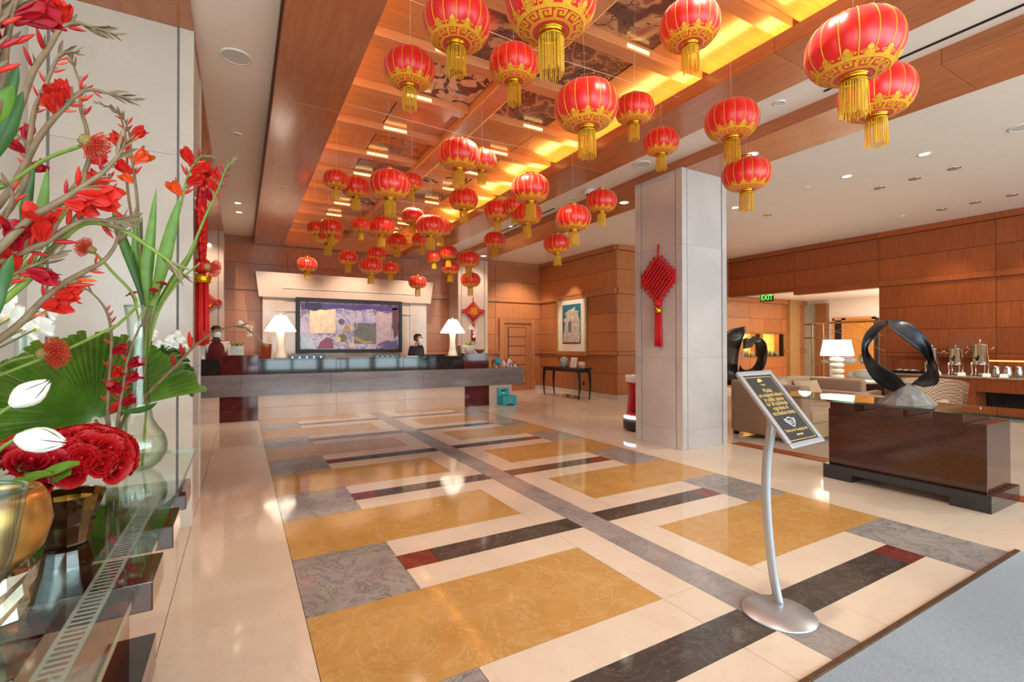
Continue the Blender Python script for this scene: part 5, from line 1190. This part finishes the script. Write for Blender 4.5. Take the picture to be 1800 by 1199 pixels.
onb(MB().box(-.030, -.006, h/2-.868*h, h/2-.85*h, 0, .0006).box(.006, .030, h/2-.868*h, h/2-.85*h, 0, .0006).ball((0, h/2-.859*h, 0), .004, 8, sc=(1, 1, .2)), 'small_print', M_gtxt)
M_wtxt = plain('white_print', srgb(240, 240, 238), .4, var=.01); my = h/2-.70*h
mk = MB()
pts = [(-.034, .014), (-.018, .020), (0, .026), (.018, .020), (.034, .014), (.026, -.012), (0, -.028), (-.026, -.012), (-.034, .014)]
mk.tube([(x, my+y, .0006) for x, y in pts], .0022, 5)
for s in (-1, 1): mk.tube([(s*.034, my+.014, .0006), (s*.046, my+.02, .0006), (s*.046, my+.006, .0006), (s*.030, my-.006, .0006)], .0018, 5)
for y in (.010, .002, -.006): mk.tube([(-.02, my+y, .0006), (0, my+y-.005, .0006), (.02, my+y, .0006)], .0014, 5)
onb(mk, 'mask_symbol', M_wtxt)

for (x, y, e) in ((-.6, 10.6, 80), (5.3, 10.6, 80), (7.0, 10.9, 190)): spot('wall_wash', (x, y, 3.55), (x, 12.1, 1.6), e, WARM, 90, .8)
for (x, y) in ((2.3, 1.5), (2.3, 4.2), (2.3, 6.9)): spot('coffer_fill', (x, y, 3.85), (x, y, 0), 170, WARM, 120, .8, .08)  # warm fill added to brighten the lobby, no fixtures here
# ================================================================== FLOWER DISPLAY
TZ = .7902
def frame_to(p, d, roll=0.0, s=1.0):
    q = Vector(d).normalized().to_track_quat('Z', 'Y')
    return Matrix.Translation(p) @ q.to_matrix().to_4x4() @ Matrix.Rotation(roll, 4, 'Z') @ Matrix.Diagonal((s, s, s, 1))
# ---- vases
def lathe_thing(nm, label, cat, loc, prof, mat, part='body', n=36, inner=None, group=None):
    t = thing(nm, label, cat, loc, 0, group); MB().lathe(prof, n, caps=False).build(part, mat, t); return t
VB = Vector((-.398, 2.70, TZ))
bv = thing('bottle_vase', 'tall clear glass bottle vase with round belly at the far end of the glass console', 'vase', VB)
outer = [(.001, .003), (.055, .003), (.085, .03), (.107, .075), (.109, .115), (.098, .155), (.075, .19), (.056, .225), (.046, .28), (.039, .36), (.036, .47), (.038, .60), (.044, .68), (.054, .735)]
MB().lathe(outer, 40, caps=False).build('body', M_vase, bv); MB().lathe([(max(.001, r-.006), z+.004) for r, z in outer], 40, caps=False).build('inner_wall', M_glass, bv)
MB().lathe([(.001, .008), (.05, .008), (.08, .034), (.101, .078), (.102, .115), (.093, .148), (.001, .148)], 36, caps=False).build('water', M_water, bv)
MB().tube([(.0525*cos(k*pi/20), .0525*sin(k*pi/20), .735) for k in range(41)], .003, 6).build('rim', M_glassedge, bv)
RV = Vector((-.425, 1.80, TZ))
rv = thing('rose_vase', 'smoked gold glass vase flaring upward under the red rose dome', 'vase', RV)
MB().lathe([(.001, .002), (.048, .002), (.052, .01), (.06, .06), (.078, .115), (.086, .14)], 14, caps=False, smooth=False).build('body', M_smoke, rv); MB().lathe([(.001, .01), (.04, .01), (.05, .06), (.07, .12), (.08, .138)], 14, caps=False, smooth=False).build('lining', plain('dark_gold', srgb(140, 96, 30), .2, .9, var=.4, scale=6), rv)
GB = Vector((-.445, 1.37, TZ))
gb = thing('gold_bowl', 'round matte gold bowl standing on a faceted glass foot at the left edge', 'bowl', GB)
MB().lathe([(.03, .10), (.055, .105), (.085, .14), (.098, .19), (.092, .24), (.08, .262), (.074, .262), (.085, .235), (.09, .19)], 40, caps=False).build('bowl', plain('satin_gold', srgb(206, 156, 84), .28, .85, var=.12, scale=4), gb)
q = random.Random(8)
MB().grid(14, 5, lambda u, v: ((.072-.02*(1-v)+.008*((int(round(u*14))+int(round(v*4))) % 2))*cos(u*2*pi), (.072-.02*(1-v)+.008*((int(round(u*14))+int(round(v*4))) % 2))*sin(u*2*pi), .002+.098*v), smooth=False, wrap=True).build('faceted_foot', plain('mercury_glass', srgb(205, 200, 178), .1, .85, var=.35, scale=20), gb)
CV = Vector((-.375, 1.05, TZ))
cv = thing('glass_compote', 'clear glass footed bowl in the left foreground corner', 'bowl', CV)
MB().lathe([(.001, .002), (.045, .002), (.045, .008), (.012, .03), (.010, .10), (.03, .14), (.062, .22), (.074, .30), (.078, .33)], 40, caps=False).lathe([(.001, .145), (.028, .15), (.057, .225), (.069, .30), (.073, .33)], 40, caps=False).build('bowl', M_vase, cv)
MB().tube([(.0755*cos(k*pi/24), .0755*sin(k*pi/24), .33) for k in range(49)], .004, 6).build('rim', M_glassedge, cv)
TV = Vector((-.80, 1.55, TZ))
tv = thing('trumpet_vase', 'clear trumpet vase holding the gladioli at the left picture edge', 'vase', TV)
MB().lathe([(.001, .002), (.06, .002), (.062, .02), (.045, .08), (.045, .22), (.075, .34), (.082, .36)], 32, caps=False).lathe([(.001, .01), (.055, .01), (.04, .08), (.04, .22), (.07, .34)], 32, caps=False).build('body', M_glass, tv)
sp = dep(205, 735, 2.22); SV = Vector((sp.x, sp.y, TZ))
sv = thing('cylinder_vase', 'small clear glass vase between the rose dome and the bottle vase', 'vase', SV)
MB().lathe([(.001, .002), (.042, .002), (.045, .02), (.04, .10), (.04, .21), (.05, .235)], 28, caps=False).lathe([(.001, .008), (.038, .01), (.035, .1), (.035, .21)], 28, caps=False).build('body', M_vase, sv)
for i, (u, h_) in enumerate(((38, .50), (52, .42))):
    p = dep(u, 600, 2.5); g = thing('tube_vase', 'slim clear glass tube vase behind the orchids, %s one' % ('left' if i == 0 else 'right'), 'vase', (p.x, p.y, TZ)); MB().lathe([(.001, .002), (.028, .002), (.03, .01), (.03, h_+.22), (.032, h_+.24)], 24, caps=False).lathe([(.024, .02), (.026, h_+.2)], 24, caps=False).build('body', M_glass, g)
# ---- roses
def rose_mesh():
    b = MB(); q = random.Random(1)
    for ring, (n, r0, r1, h0, h1, w) in enumerate(((3, .10, .16, .1, .62, 1.3), (4, .18, .30, .06, .64, 1.25), (5, .28, .48, .02, .60, 1.05), (6, .38, .72, -.06, .50, .95), (7, .45, .98, -.16, .34, .85))):
        for k in range(n):
            a0 = 2*pi*k/n+ring*.7+q.uniform(-.15, .15); jr = q.uniform(.92, 1.06)
            def f(u, v, a0=a0, r0=r0, r1=r1, h0=h0, h1=h1, w=w, jr=jr, ring=ring):
                a = a0+(u-.5)*2*w*(1-.25*v*v); r = (r0+(r1-r0)*v**1.3)*jr; e = (2*u-1)**2
                z = h0+(h1-h0)*(v-.22*e*v); r += (.07*ring*.4)*max(0, v-.75)*2
                return (r*cos(a)*.5, r*sin(a)*.5, z*.5)
            b.grid(6, 5, f)
    b.ball((0, 0, .12), .10, 8, sc=(1, 1, 1.8))
    return b.mesh('rose_head', M_rose)
RM = rose_mesh(); SEP = MB()
for k in range(5):
    a = 2*pi*k/5; SEP.grid(3, 5, lambda u, v: ((.12+.35*v)*cos(a)-(u-.5)*.14*(1-v)*sin(a), (.12+.35*v)*sin(a)+(u-.5)*.14*(1-v)*cos(a), -.10-.06*sin(v*2.5)))
SEP.tube([(0, 0, -.05), (0, 0, -.5)], .03, 6); SEP = SEP.mesh('calyx', M_leafd)
RC = RV+Vector((.03, 0, .225))
q = random.Random(6); ROSES = []
for i in range(44):
    z = 1-1.25*(i+.5)/44; a = i*2.39996; r = math.sqrt(max(0, 1-z*z)); d = Vector((r*cos(a), r*sin(a), z))
    if z < -.28: continue
    t = thing('rose', 'red rose packed in the rose dome on the smoked gold vase', 'rose', (0, 0, 0), 0, 'red roses in the dome bouquet')
    t.matrix_world = frame_to(RC+Vector((d.x*.108, d.y*.108, d.z*.082)), d, q.uniform(0, 6), .082*q.uniform(.92, 1.1))
    put('bloom', RM, t); put('calyx', SEP, t); ROSES.append((t, RC+Vector((d.x*.108, d.y*.108, d.z*.082))))
def px(p): d = p-CAM; z = d.dot(_f); return 900+FPX*d.dot(_r2)/z, 599.5-FPX*d.dot(_u2)/z
ROSES.sort(key=lambda a: (a[1]-CAM).dot(_f)); front, back = ROSES[:int(len(ROSES)*.62)], ROSES[int(len(ROSES)*.62):]
ORD = ['first', 'second', 'third', 'fourth', 'fifth', 'sixth', 'seventh', 'eighth', 'ninth', 'tenth', 'eleventh', 'twelfth', 'thirteenth', 'fourteenth', 'fifteenth', 'sixteenth', 'seventeenth', 'eighteenth']
for nm, lst, rows in (('front', front, ('top', 'upper', 'middle', 'bottom')), ('rear', back, ('top', 'low'))):
    lst.sort(key=lambda a: px(a[1])[1]); m = math.ceil(len(lst)/len(rows))
    for r, rn in enumerate(rows):
        for i, (t, p) in enumerate(sorted(lst[r*m:(r+1)*m], key=lambda a: px(a[1])[0])): t['label'] = 'red rose in the dome bouquet, %s side, %s row, %s from the left' % (nm, rn, ORD[i])
# dark red calla style blooms in the gold bowl
for i, (u, v, dd, s, rl) in enumerate(((12, 806, 1.22, .075, .3), (50, 818, 1.20, .085, -.5), (88, 815, 1.24, .08, .8), (35, 788, 1.34, .07, 1.4), (72, 790, 1.34, .07, 2.0))):
    t = thing('crimson_bloom', 'dark crimson bloom in the gold bowl, %s from the left' % ['first', 'third', 'fifth', 'second at the back', 'fourth at the back'][i], 'flower', (0, 0, 0), 0, 'crimson blooms in the gold bowl')
    t.matrix_world = frame_to(dep(u, v, dd), (.35+.1*(u-60)/60, -.5, .7), rl, s*1.15); o = put('bloom', RM, t); o.data = RM.copy(); o.data.materials[0] = M_petald; put('calyx', SEP, t)
for i, (u0, v0, u1, v1) in enumerate(((20, 850, 90, 838), (60, 842, 140, 818), (90, 850, 125, 835))):
    a, b = dep(u0, v0, 1.16), dep(u1, v1, 1.14); dr = (b-a); n = dr.cross(Vector((.4, -.7, .5))).normalized()
    t = thing('collar_leaf', 'green leaf under the crimson blooms in the gold bowl, %s one' % ['left', 'right', 'lower'][i], 'leaf', a, 0)
    MB().grid(5, 9, lambda u, v: dr*v+n*((u-.5)*.035*sin(pi*(v*.94+.03)))+Vector((0, 0, .008*abs(2*u-1)))).build('blade', M_leaf, t)
# ---- white tulips
def tulip_mesh():
    b = MB()
    for k in range(6):
        a0 = k*pi/3; s = 1 if k % 2 else 1.06
        b.grid(6, 7, lambda u, v: ((.30*s*sin(pi*min(1, v*.80+.12)))*cos(a0+(u-.5)*1.5*(1-.5*v)), (.30*s*sin(pi*min(1, v*.80+.12)))*sin(a0+(u-.5)*1.5*(1-.5*v)), v*.95*(1-.07*(2*u-1)**2)))
    return b.mesh('tulip_cup', M_wpetal)
TM = tulip_mesh()
for i, (u, v, d_, dr, s, path) in enumerate(((22, 712, 1.05, (.55, -.1, .45), .085, [(22, 712), (-10, 735), (-60, 800)]), (30, 770, 1.0, (.65, -.15, -.12), .088, [(30, 770), (0, 790), (-60, 850)]))):
    t = thing('white_tulip', 'white tulip over the left picture edge, %s one' % ('upper' if i == 0 else 'lower'), 'tulip', (0, 0, 0), 0)
    p = dep(u, v, d_); o = put('cup', TM, t); o.matrix_local = frame_to(p, dr, .3+i, s)
    MB().tube(bez([dep(a, b, d_) for a, b in path]+[TV+Vector((0, 0, .3))], 4), .004, 7).build('stem', M_stem, t)
# ---- gladioli
def floret(openness, n=6):
    b = MB()
    for k in range(n):
        a0 = 2*pi*k/n; s = (1.0, .9)[k % 2]; inn = .86 if k % 2 else 1
        def f(u, v):
            r = (.05+.10*v+openness*.38*max(0, v-.3)**1.4)*inn; w = .05+.24*sin(pi*min(1, v*.80+.05))*(1-.35*max(0, v-.8)/.2); x = 2*u-1
            z = v*s*(1-.10*x*x*v)-openness*.30*max(0, v-.62)**1.3
            ct, st = cos(a0), sin(a0); rr = r-.16*w*x*x*(1-openness*.5); tt = x*w
            return (rr*ct-tt*st, rr*st+tt*ct, z+.02*sin(7*x+k)*v*v)
        b.grid(6, 8, f)
    return b
MF = {(o_, c): floret(o_).mesh('floret', m) for o_ in (.5, 1.0) for c, m in (('r', M_petal), ('o', M_petalo), ('c', M_petald))}
def bud(m): return MB().lathe([(.001, 0), (.07, .08), (.11, .35), (.10, .6), (.04, .9), (.001, 1)], 8, caps=False).mesh('bud', m)
MBUD = {'r': bud(M_petal), 'o': bud(M_petalo), 'c': bud(M_petald), 'g': bud(M_gstem)}
SHE = MB().grid(4, 6, lambda u, v: ((.02+.10*sin(pi*(v*.9+.08)))*cos((u-.5)*2.6), (.02+.10*sin(pi*(v*.9+.08)))*sin((u-.5)*2.6), v)).mesh('sheath', M_gstem)
def gladiolus(label, path, d0, d1, fls, buds, thick=.007, col='r', seed=0, stemm=None, tail=None):
    """path in picture points carried into depth; fls / buds = (fraction, size, side)"""
    q = random.Random(seed); n = len(path)
    P = [dep(u, v, d0+(d1-d0)*i/(n-1)) for i, (u, v) in enumerate(path)]
    if tail: P = [Vector(tail)]+P
    C = bez(P, 8); N = len(C)
    t = thing('gladiolus', label, 'gladiolus', C[0], 0, 'gladiolus stems'); org = C[0].copy()
    MB().tube([p-org for p in C], [thick*(1-.75*(i/(N-1))**1.5) for i in range(N)], 8).build('stem', stemm or M_gstem, t)
    def at(f): i = min(N-2, int(f*(N-1))); g = f*(N-1)-i; return C[i].lerp(C[i+1], g), (C[i+1]-C[i]).normalized()
    fls = list(fls); buds = list(buds)+[(min(.98, f+.035), s*.55, -sd) for f, s, sd in fls]+[(max(.05, f-.05), s*.5, sd) for f, s, sd in fls[:2]]
    for f, s, side in fls+[(a, b, c) for a, b, c in buds]:
        p, d = at(f); view = (p-CAM).normalized(); lat = d.cross(view).normalized()*side
        isb = (f, s, side) in buds; dirv = (d*.62+lat*(.75 if not isb else .5)-view*q.uniform(.05, .4)).normalized()
        M = frame_to(p-org+lat*thick*.6, dirv, q.uniform(0, 6), s)
        cc = q.choice(['r', 'r', 'o'] if col == 'o' else (['r', 'r', 'c'] if col == 'r' else ['c', 'r']))
        o = put('bud' if isb else 'floret', MBUD[cc] if isb else MF[(1.0 if q.random() < .6 else .5, cc)], t); o.matrix_local = M
        h = put('sheath', SHE, t); h.matrix_local = frame_to(p-org, (d*.8+lat*.4).normalized(), q.uniform(0, 6), s*.75)
    for i in range(6):
        p, d = at(.80+.035*i); view = (p-CAM).normalized(); lat = d.cross(view).normalized()*(1 if i % 2 else -1)
        h = put('sheath', SHE, t); h.matrix_local = frame_to(p-org, (d*.93+lat*.3).normalized(), q.uniform(0, 6), thick*6.5*(1-.08*i))
    return t
TT = TV+Vector((0, 0, .33)); VT = VB+Vector((0, 0, .30)); ST = SV+Vector((0, 0, .06))
gladiolus('thick gladiolus with one big salmon red bloom arching to the upper right', [(0,436),(60,380),(112,350),(150,324),(180,304),(210,270),(222,242)], .98, 1.05, [(.50,.085,-1),(.42,.06,-1)], [(.66,.035,-1),(.72,.03,1)], .0085, 'r', 1, None, TT)
gladiolus('gladiolus with orange red buds along its top arching across the white stone', [(0,596),(40,564),(80,524),(112,498),(148,478),(180,460),(200,436),(214,400),(240,372)], 1.08, 1.2, [(.30,.06,-1),(.37,.055,-1)], [(.44,.055,-1),(.50,.045,-1),(.58,.03,-1),(.63,.025,1)], .0085, 'o', 2, None, TT)
gladiolus('upper gladiolus nodding right with a scarlet bloom under its bend', [(-10,260),(30,200),(60,122),(85,85),(110,47),(132,40),(165,48),(206,61)], 1.12, 1.2, [(.62,.065,1),(.66,.05,1)], [(.48,.05,1),(.38,.045,1),(.70,.04,1)], .0085, 'r', 3, None, TT)
gladiolus('gladiolus leaning right below the nodding one, with orange blooms', [(20,330),(70,240),(110,192),(152,158),(190,164),(240,177)], 1.2, 1.3, [(.50,.06,1),(.56,.05,1),(.46,.05,1)], [(.64,.03,1),(.72,.025,-1)], .008, 'o', 4, None, TT)
gladiolus('upright gladiolus with small scarlet blooms in the upper left', [(40,330),(52,250),(62,190),(80,150),(96,112),(106,95),(140,90)], 1.25, 1.3, [(.46,.05,-1),(.55,.05,-1)], [(.66,.03,-1),(.72,.03,-1),(.78,.025,-1)], .007, 'o', 5, None, TT)
gladiolus('thin gladiolus with a row of red buds on its left side, top centre left', [(150,300),(153,232),(142,190),(141,150),(131,120),(124,97)], 1.3, 1.32, [(.2,.045,-1)], [(.45,.035,-1),(.55,.035,-1),(.62,.035,-1),(.70,.03,-1)], .006, 'r', 6, None, TT)
gladiolus('thick gladiolus with big scarlet bloom in the top left corner', [(-20,230),(3,140),(12,70),(26,10),(44,-40)], .95, .95, [(.55,.09,1),(.74,.08,-1),(.66,.08,1)], [(.85,.05,1)], .009, 'r', 7, None, TT)
gladiolus('gladiolus with deep crimson blooms cut by the left picture edge, top', [(-40,190),(-12,120),(-5,50),(4,-20)], .9, .9, [(.45,.08,1),(.6,.08,1),(.75,.07,1)], [], .008, 'c', 8, None, TT)
gladiolus('gladiolus with large scarlet blooms sweeping right in the left middle', [(-20,470),(20,450),(80,426),(120,400),(152,386),(190,388),(228,390)], 1.0, 1.08, [(.42,.085,1),(.32,.075,1)], [(.58,.045,1),(.66,.035,1)], .0085, 'r', 9, None, TT)
gladiolus('slim gladiolus with a bloom cluster low at the left edge', [(-30,580),(0,500),(30,478),(70,462),(110,440)], 1.02, 1.05, [(.40,.075,1),(.55,.075,1),(.68,.06,-1)], [], .007, 'r', 10, None, TT)
gladiolus('short gladiolus with scarlet buds at the left edge, mid height', [(-20,420),(10,380),(22,345),(14,325),(6,322)], 1.15, 1.15, [(.3,.05,1)], [(.55,.035,-1),(.7,.03,-1)], .006, 'o', 11, None, TT)
gladiolus('small gladiolus bunch with rose red blooms above the left edge', [(40,330),(48,290),(45,250),(28,235),(20,215)], 1.35, 1.4, [(.35,.05,-1),(.5,.05,1),(.65,.05,-1),(.8,.045,1)], [], .006, 'r', 12, None, TT)
gladiolus('bare green gladiolus tip drooping to the right before the stone pier', [(40,500),(90,440),(150,392),(210,402),(262,434),(300,462),(322,488)], 1.05, 1.12, [], [(.5,.04,-1)], .008, 'r', 13, M_stem, TT)
gladiolus('orange gladiolus standing upright in the bottle vase, left', [(258,560),(247,440),(240,340),(232,280),(226,230),(212,200),(192,186)], 2.36, 2.4, [(.56,.10,-1),(.62,.10,1),(.51,.09,1),(.68,.085,-1),(.47,.07,1)], [(.76,.05,-1),(.8,.04,1)], .008, 'o', 14, M_gstem, VT)
gladiolus('brown gladiolus without blooms behind the orange one in the bottle vase', [(260,560),(238,420),(224,330),(222,260),(208,200),(165,178)], 2.42, 2.5, [], [(.74,.05,-1),(.7,.05,1)], .008, 'r', 15, None, VT)
gladiolus('gladiolus with salmon blooms bending right at its top, in the bottle vase', [(264,560),(296,440),(318,360),(334,300),(352,276),(378,274)], 2.36, 2.4, [(.66,.11,-1),(.60,.11,-1),(.72,.09,1),(.54,.09,1)], [(.82,.05,1)], .008, 'o', 16, M_stem, VT)
gladiolus('rightmost gladiolus with buds, leaning over the red tassel', [(268,560),(330,452),(362,378),(384,330),(398,296),(416,276)], 2.36, 2.45, [(.72,.07,1),(.64,.07,1),(.58,.07,1)], [(.80,.05,1),(.50,.05,1)], .008, 'r', 17, M_stem, VT)
gladiolus('pale pink gladiolus at the left of the bottle vase', [(256,560),(222,440),(204,370),(190,318),(178,290)], 2.4, 2.45, [(.78,.10,1),(.70,.08,1)], [], .007, 'o', 18, M_stem, VT)
gladiolus('long brown gladiolus arching low to the right over the desk', [(215,742),(260,692),(310,642),(345,606),(386,580),(428,574),(470,610)], 2.2, 2.0, [], [(.42,.075,1),(.48,.075,1),(.54,.09,1),(.62,.05,1)], .008, 'r', 19, None, ST)
gladiolus('vertical gladiolus with scarlet blooms left of the palm centre', [(190,740),(192,670),(196,600),(192,562),(180,535),(152,508),(130,498)], 2.1, 2.0, [(.30,.07,-1),(.38,.07,-1),(.24,.07,-1),(.18,.07,-1)], [(.50,.04,-1),(.55,.035,-1),(.60,.03,-1),(.65,.03,-1)], .008, 'r', 20, None, ST)
gladiolus('short gladiolus with scarlet blooms right of the palm centre', [(208,738),(218,670),(228,620),(246,575),(266,548)], 2.1, 2.1, [(.40,.075,-1),(.34,.07,1),(.50,.07,-1),(.28,.07,-1)], [(.58,.05,1)], .008, 'r', 21, None, ST)
# ---- sword leaves
def blade(label, path, d, w, m=M_leaf, root=None, bend=.2):
    P = [dep(u, v, d) for u, v in path]; P = ([Vector(root)] if root else [])+P; C = bez(P, 6); N = len(C); o = C[0].copy()
    t = thing('sword_leaf', label, 'leaf', o, 0, 'sword leaves')
    vs = []; fs = []
    for i, p in enumerate(C):
        dd = (C[min(i+1, N-1)]-C[max(i-1, 0)]).normalized(); view = (p-CAM).normalized(); lat = dd.cross(view).normalized(); f = i/(N-1); ww = w*(.12+.88*min(1, f*1.8)**1.5)*(1-f**4)*.5+.0005
        for k in (-1, 0, 1): vs.append(p-o+lat*ww*k+view*(ww*.35*(1-abs(k))))
        for k in (-1, 0, 1): vs.append(p-o+lat*ww*k+view*(ww*.35*(1-abs(k))+.0015))
    for i in range(N-1):
        a, b = i*6, i*6+6
        fs += [(a, a+1, b+1, b), (a+1, a+2, b+2, b+1), (a+3, b+3, b+4, a+4), (a+4, b+4, b+5, a+5), (a, b, b+3, a+3), (a+2, a+5, b+5, b+2)]
    MB().add(vs, fs, 0, True).build('blade', m, t)
for a in (('broad green blade left of centre in the bottle vase', [(256,550),(230,460),(208,400),(196,340)], 2.38, .05, M_leafd, VT), ('upright broad green blade in the middle of the bottle vase', [(262,550),(258,480),(264,420),(275,330)], 2.34, .06, M_leaf, VT),
          ('broad green blade leaning right in the bottle vase', [(266,550),(285,470),(302,400),(316,345)], 2.34, .065, M_leaf, VT), ('thin green blade at the left in the bottle vase', [(254,555),(240,470),(240,410),(243,360)], 2.4, .045, M_leaf, VT),
          ('thin green blade at the far right in the bottle vase', [(272,550),(300,500),(330,455),(348,420)], 2.4, .035, M_leaf, VT), ('short green blade behind the orange gladiolus', [(260,552),(252,500),(246,440),(250,380)], 2.45, .04, M_leafd, VT),
          ('large green blade at the left edge, upper', [(-30,260),(5,190),(22,140),(32,112)], 1.0, .028, M_leafd, TT), ('large green blade at the left edge, middle', [(-20,290),(8,240),(28,190),(41,160)], 1.0, .03, M_leafd, TT),
          ('green blade by the left edge below the top corner', [(-40,250),(-5,200),(14,165),(24,150)], .95, .03, M_leaf, TT), ('tall green blade behind the salmon bloom', [(60,430),(68,390),(78,340),(83,296)], 1.35, .028, M_leaf, TT),
          ('narrow green blade left of the salmon bloom', [(40,430),(44,380),(52,330),(61,285)], 1.35, .026, M_leafd, TT), ('pale green blade at the far left middle', [(45,420),(42,380),(36,340),(30,308)], 1.4, .02, M_leaf, TT),
          ('green blade crossing the left edge under the scarlet blooms', [(-12,560),(4,500),(14,470),(22,448)], .9, .022, M_leafd, TT), ('flat dark green blade pointing right beside the bottle vase', [(214,727),(240,722),(262,716),(277,707)], 2.1, .03, M_leafd, ST)): blade(*a)
# ---- palm fans
def palm(label, u, v, d, r, a0, a1, n, chop, m, root):
    c = dep(u, v, d); t = thing('palm_leaf', label, 'palm leaf', c, 0); q = random.Random(n)
    view = (c-CAM).normalized(); right = Vector((0, 0, 1)).cross(view).normalized()*-1; up = right.cross(view).normalized(); right = view.cross(Vector((0, 0, 1))).normalized(); up = right.cross(view).normalized()
    for i in range(n):
        a = R_(a0+(a1-a0)*(i+.5)/n); hw = R_((a1-a0)/n)*.52; rr = r*(1+q.uniform(-.04, .04))*(1 if chop else 1-.25*abs((i+.5)/n-.5)*1.2)
        mb = MB(); vs = []; K = 6
        for k in range(K+1):
            f = k/K; rad = .015+rr*f; e = view*(.05*f*f*sin(i*.5))+up*(-.06*f*f)
            for s, dep_ in ((-1, 0), (0, .03*f), (1, 0)):
                w = hw*s*(1 if chop or f < .75 else (1-f)/.25*.8+.2)
                vs.append((right*cos(a+w)+up*sin(a+w))*rad-view*dep_+e)
        mb.add(vs, [(3*k+j, 3*k+j+1, 3*k+j+4, 3*k+j+3) for k in range(K) for j in (0, 1)], 0, False); mb.build('leaflet', m, t)
    MB().tube([(0, 0, 0), (Vector(root)-c)*.5+Vector((0, 0, -.02)), Vector(root)-c], .006, 7).build('stalk', M_stem, t)
palm('large glossy green fan palm leaf behind the rose dome', 168, 738, 2.3, .46, 20, 200, 46, True, plain('palm_green', srgb(88, 126, 40), .28, var=.35, scale=8), ST)
palm('small trimmed dark green fan behind the bottle vase neck', 262, 655, 2.75, .21, -25, 165, 24, True, M_leafd, VB+Vector((0, .1, .0)))
STB = MB().ball((0, 0, .5), .42, 10, sc=(1, 1, .8)).lathe([(.05, -.3), (.3, .3)], 8).mesh('blossom', M_wpetal)
g = thing('white_statice', 'cluster of cream blossoms right of the bottle vase neck', 'flower', dep(288, 602, 2.8)); q = random.Random(9)
for i in range(26):
    p = Vector((q.uniform(-.07, .08), q.uniform(-.03, .03), q.uniform(-.05, .05))); o = put('blossom', STB, g)
    o.matrix_local = frame_to(p, (.5+p.x*4, -.2, .7), i, .05)
MB().tube([(0, 0, -.03), (-.06, -.05, -.3), VB+Vector((.0, 0, .5))-Vector(g.location)], .004, 6).build('stem', M_stem, g)
# ---- pincushion proteas, carnations, orchids
def pin_meshes():
    q = random.Random(3); b = MB()
    for i in range(150):
        z = 1-1.05*(i+.5)/150; a = i*2.39996; r = math.sqrt(max(0, 1-z*z)); d = Vector((r*cos(a), r*sin(a), z)); L = q.uniform(.85, 1.05)
        b.tube([d*.3, d*.7*L+Vector((0, 0, .12)), d*L+Vector((0, 0, .26-.1*z))], [.03, .024, .018], 3, cap=False).ball(d*L+Vector((0, 0, .27-.1*z)), .045, 4)
    return b.mesh('styles', M_pin), MB().ball((0, 0, 0), .42, 12, sc=(1, 1, .9)).lathe([(.30, -.45), (.40, -.2), (.25, 0)], 10).mesh('core', M_cone)
PS, PC = pin_meshes()
for (l, u, v, d, s, dr, path, root) in (('pincushion flower above the salmon bloom', 155, 250, 1.2, .030, (.75, .1, -.35), [(140, 257), (80, 280), (20, 320), (-30, 350)], TT), ('pincushion flower hanging under the thick gladiolus', 138, 342, 1.25, .030, (.7, 0, -.55), [(122, 352), (90, 400), (40, 480)], TT),
    ('small pincushion flower pointing left near the middle', 158, 438, 1.6, .026, (-.7, 0, .3), [(168, 446), (195, 475), (240, 540)], TT), ('pincushion flower in front of the palm leaf', 82, 622, 1.35, .034, (.8, -.1, .1), [(62, 625), (20, 635), (-30, 660)], TT),
    ('pincushion flower at the right in front of the red tassel', 368, 470, 2.3, .034, (.85, 0, -.2), [(352, 462), (320, 490), (280, 545)], VT), ('fifth pincushion flower behind the salmon bloom', 156, 332, 1.4, .024, (.6, -.1, .2), [(146, 336), (110, 380), (60, 450)], TT)):
    t = thing('pincushion_flower', l, 'flower', (0, 0, 0), 0, 'pincushion proteas'); M = frame_to(dep(u, v, d), dr, 0, s*1.3)
    for nm, me in (('styles', PS), ('core', PC)): o = put(nm, me, t); o.matrix_local = M
    MB().tube(bez([dep(a, b, d) for a, b in path]+[Vector(root)], 5), .0045, 7).build('stem', M_stem, t)
CM = MB(); q = random.Random(4)
for k in range(22):
    a0 = q.uniform(0, 6.28); ro = q.uniform(.35, 1)
    CM.grid(5, 3, lambda u, v: (ro*v*cos(a0+(u-.5)*1.1)*.5, ro*v*sin(a0+(u-.5)*1.1)*.5, .35+.18*(1-ro)-.1*v*ro+.06*sin(u*12)*v))
CM.lathe([(.05, -.3), (.12, -.1), (.13, .25), (.2, .35)], 10, mi=1); CM = CM.mesh('carnation', [M_petald, M_leafd])
for (u, v, l) in ((235, 522, 'left'), (270, 516, 'middle'), (284, 504, 'right')):
    t = thing('carnation', 'red carnation over the rim of the bottle vase, %s one' % l, 'carnation', (0, 0, 0), 0, 'red carnations'); p = dep(u, v, 2.28)
    o = put('bloom', CM, t); o.matrix_local = frame_to(p, ((u-262)*.012, -.35, .8), u, .058); MB().tube([p-Vector((0, 0, .01)), VT+Vector((0, 0, .38)), VT], .003, 6).build('stem', M_stem, t)
for i, (u, v, s) in enumerate(((66, 577, 1.5), (42, 578, 1.5), (84, 545, 1.1), (18, 560, 1.9), (12, 514, 1.3))):
    t = thing('orchid_bloom', 'white orchid bloom behind the gladioli at the left, %s' % ['lower right', 'lower middle', 'upper right', 'at the edge', 'upper left'][i], 'orchid', dep(u, v, 1.75), 0, 'white orchids at the left'); o = put('bloom', OM, t); o.rotation_euler = (.2, .3*i, -.5); o.scale = (s*.85,)*3
    MB().tube([(0, .0, 0), TT-Vector(t.location)], .003, 6).build('stem', M_stem, t)
for ob in bpy.data.objects:
    if ob.type == 'MESH' and ob.name.startswith('bloom') and ob.data.name.startswith('rose_head'): pass
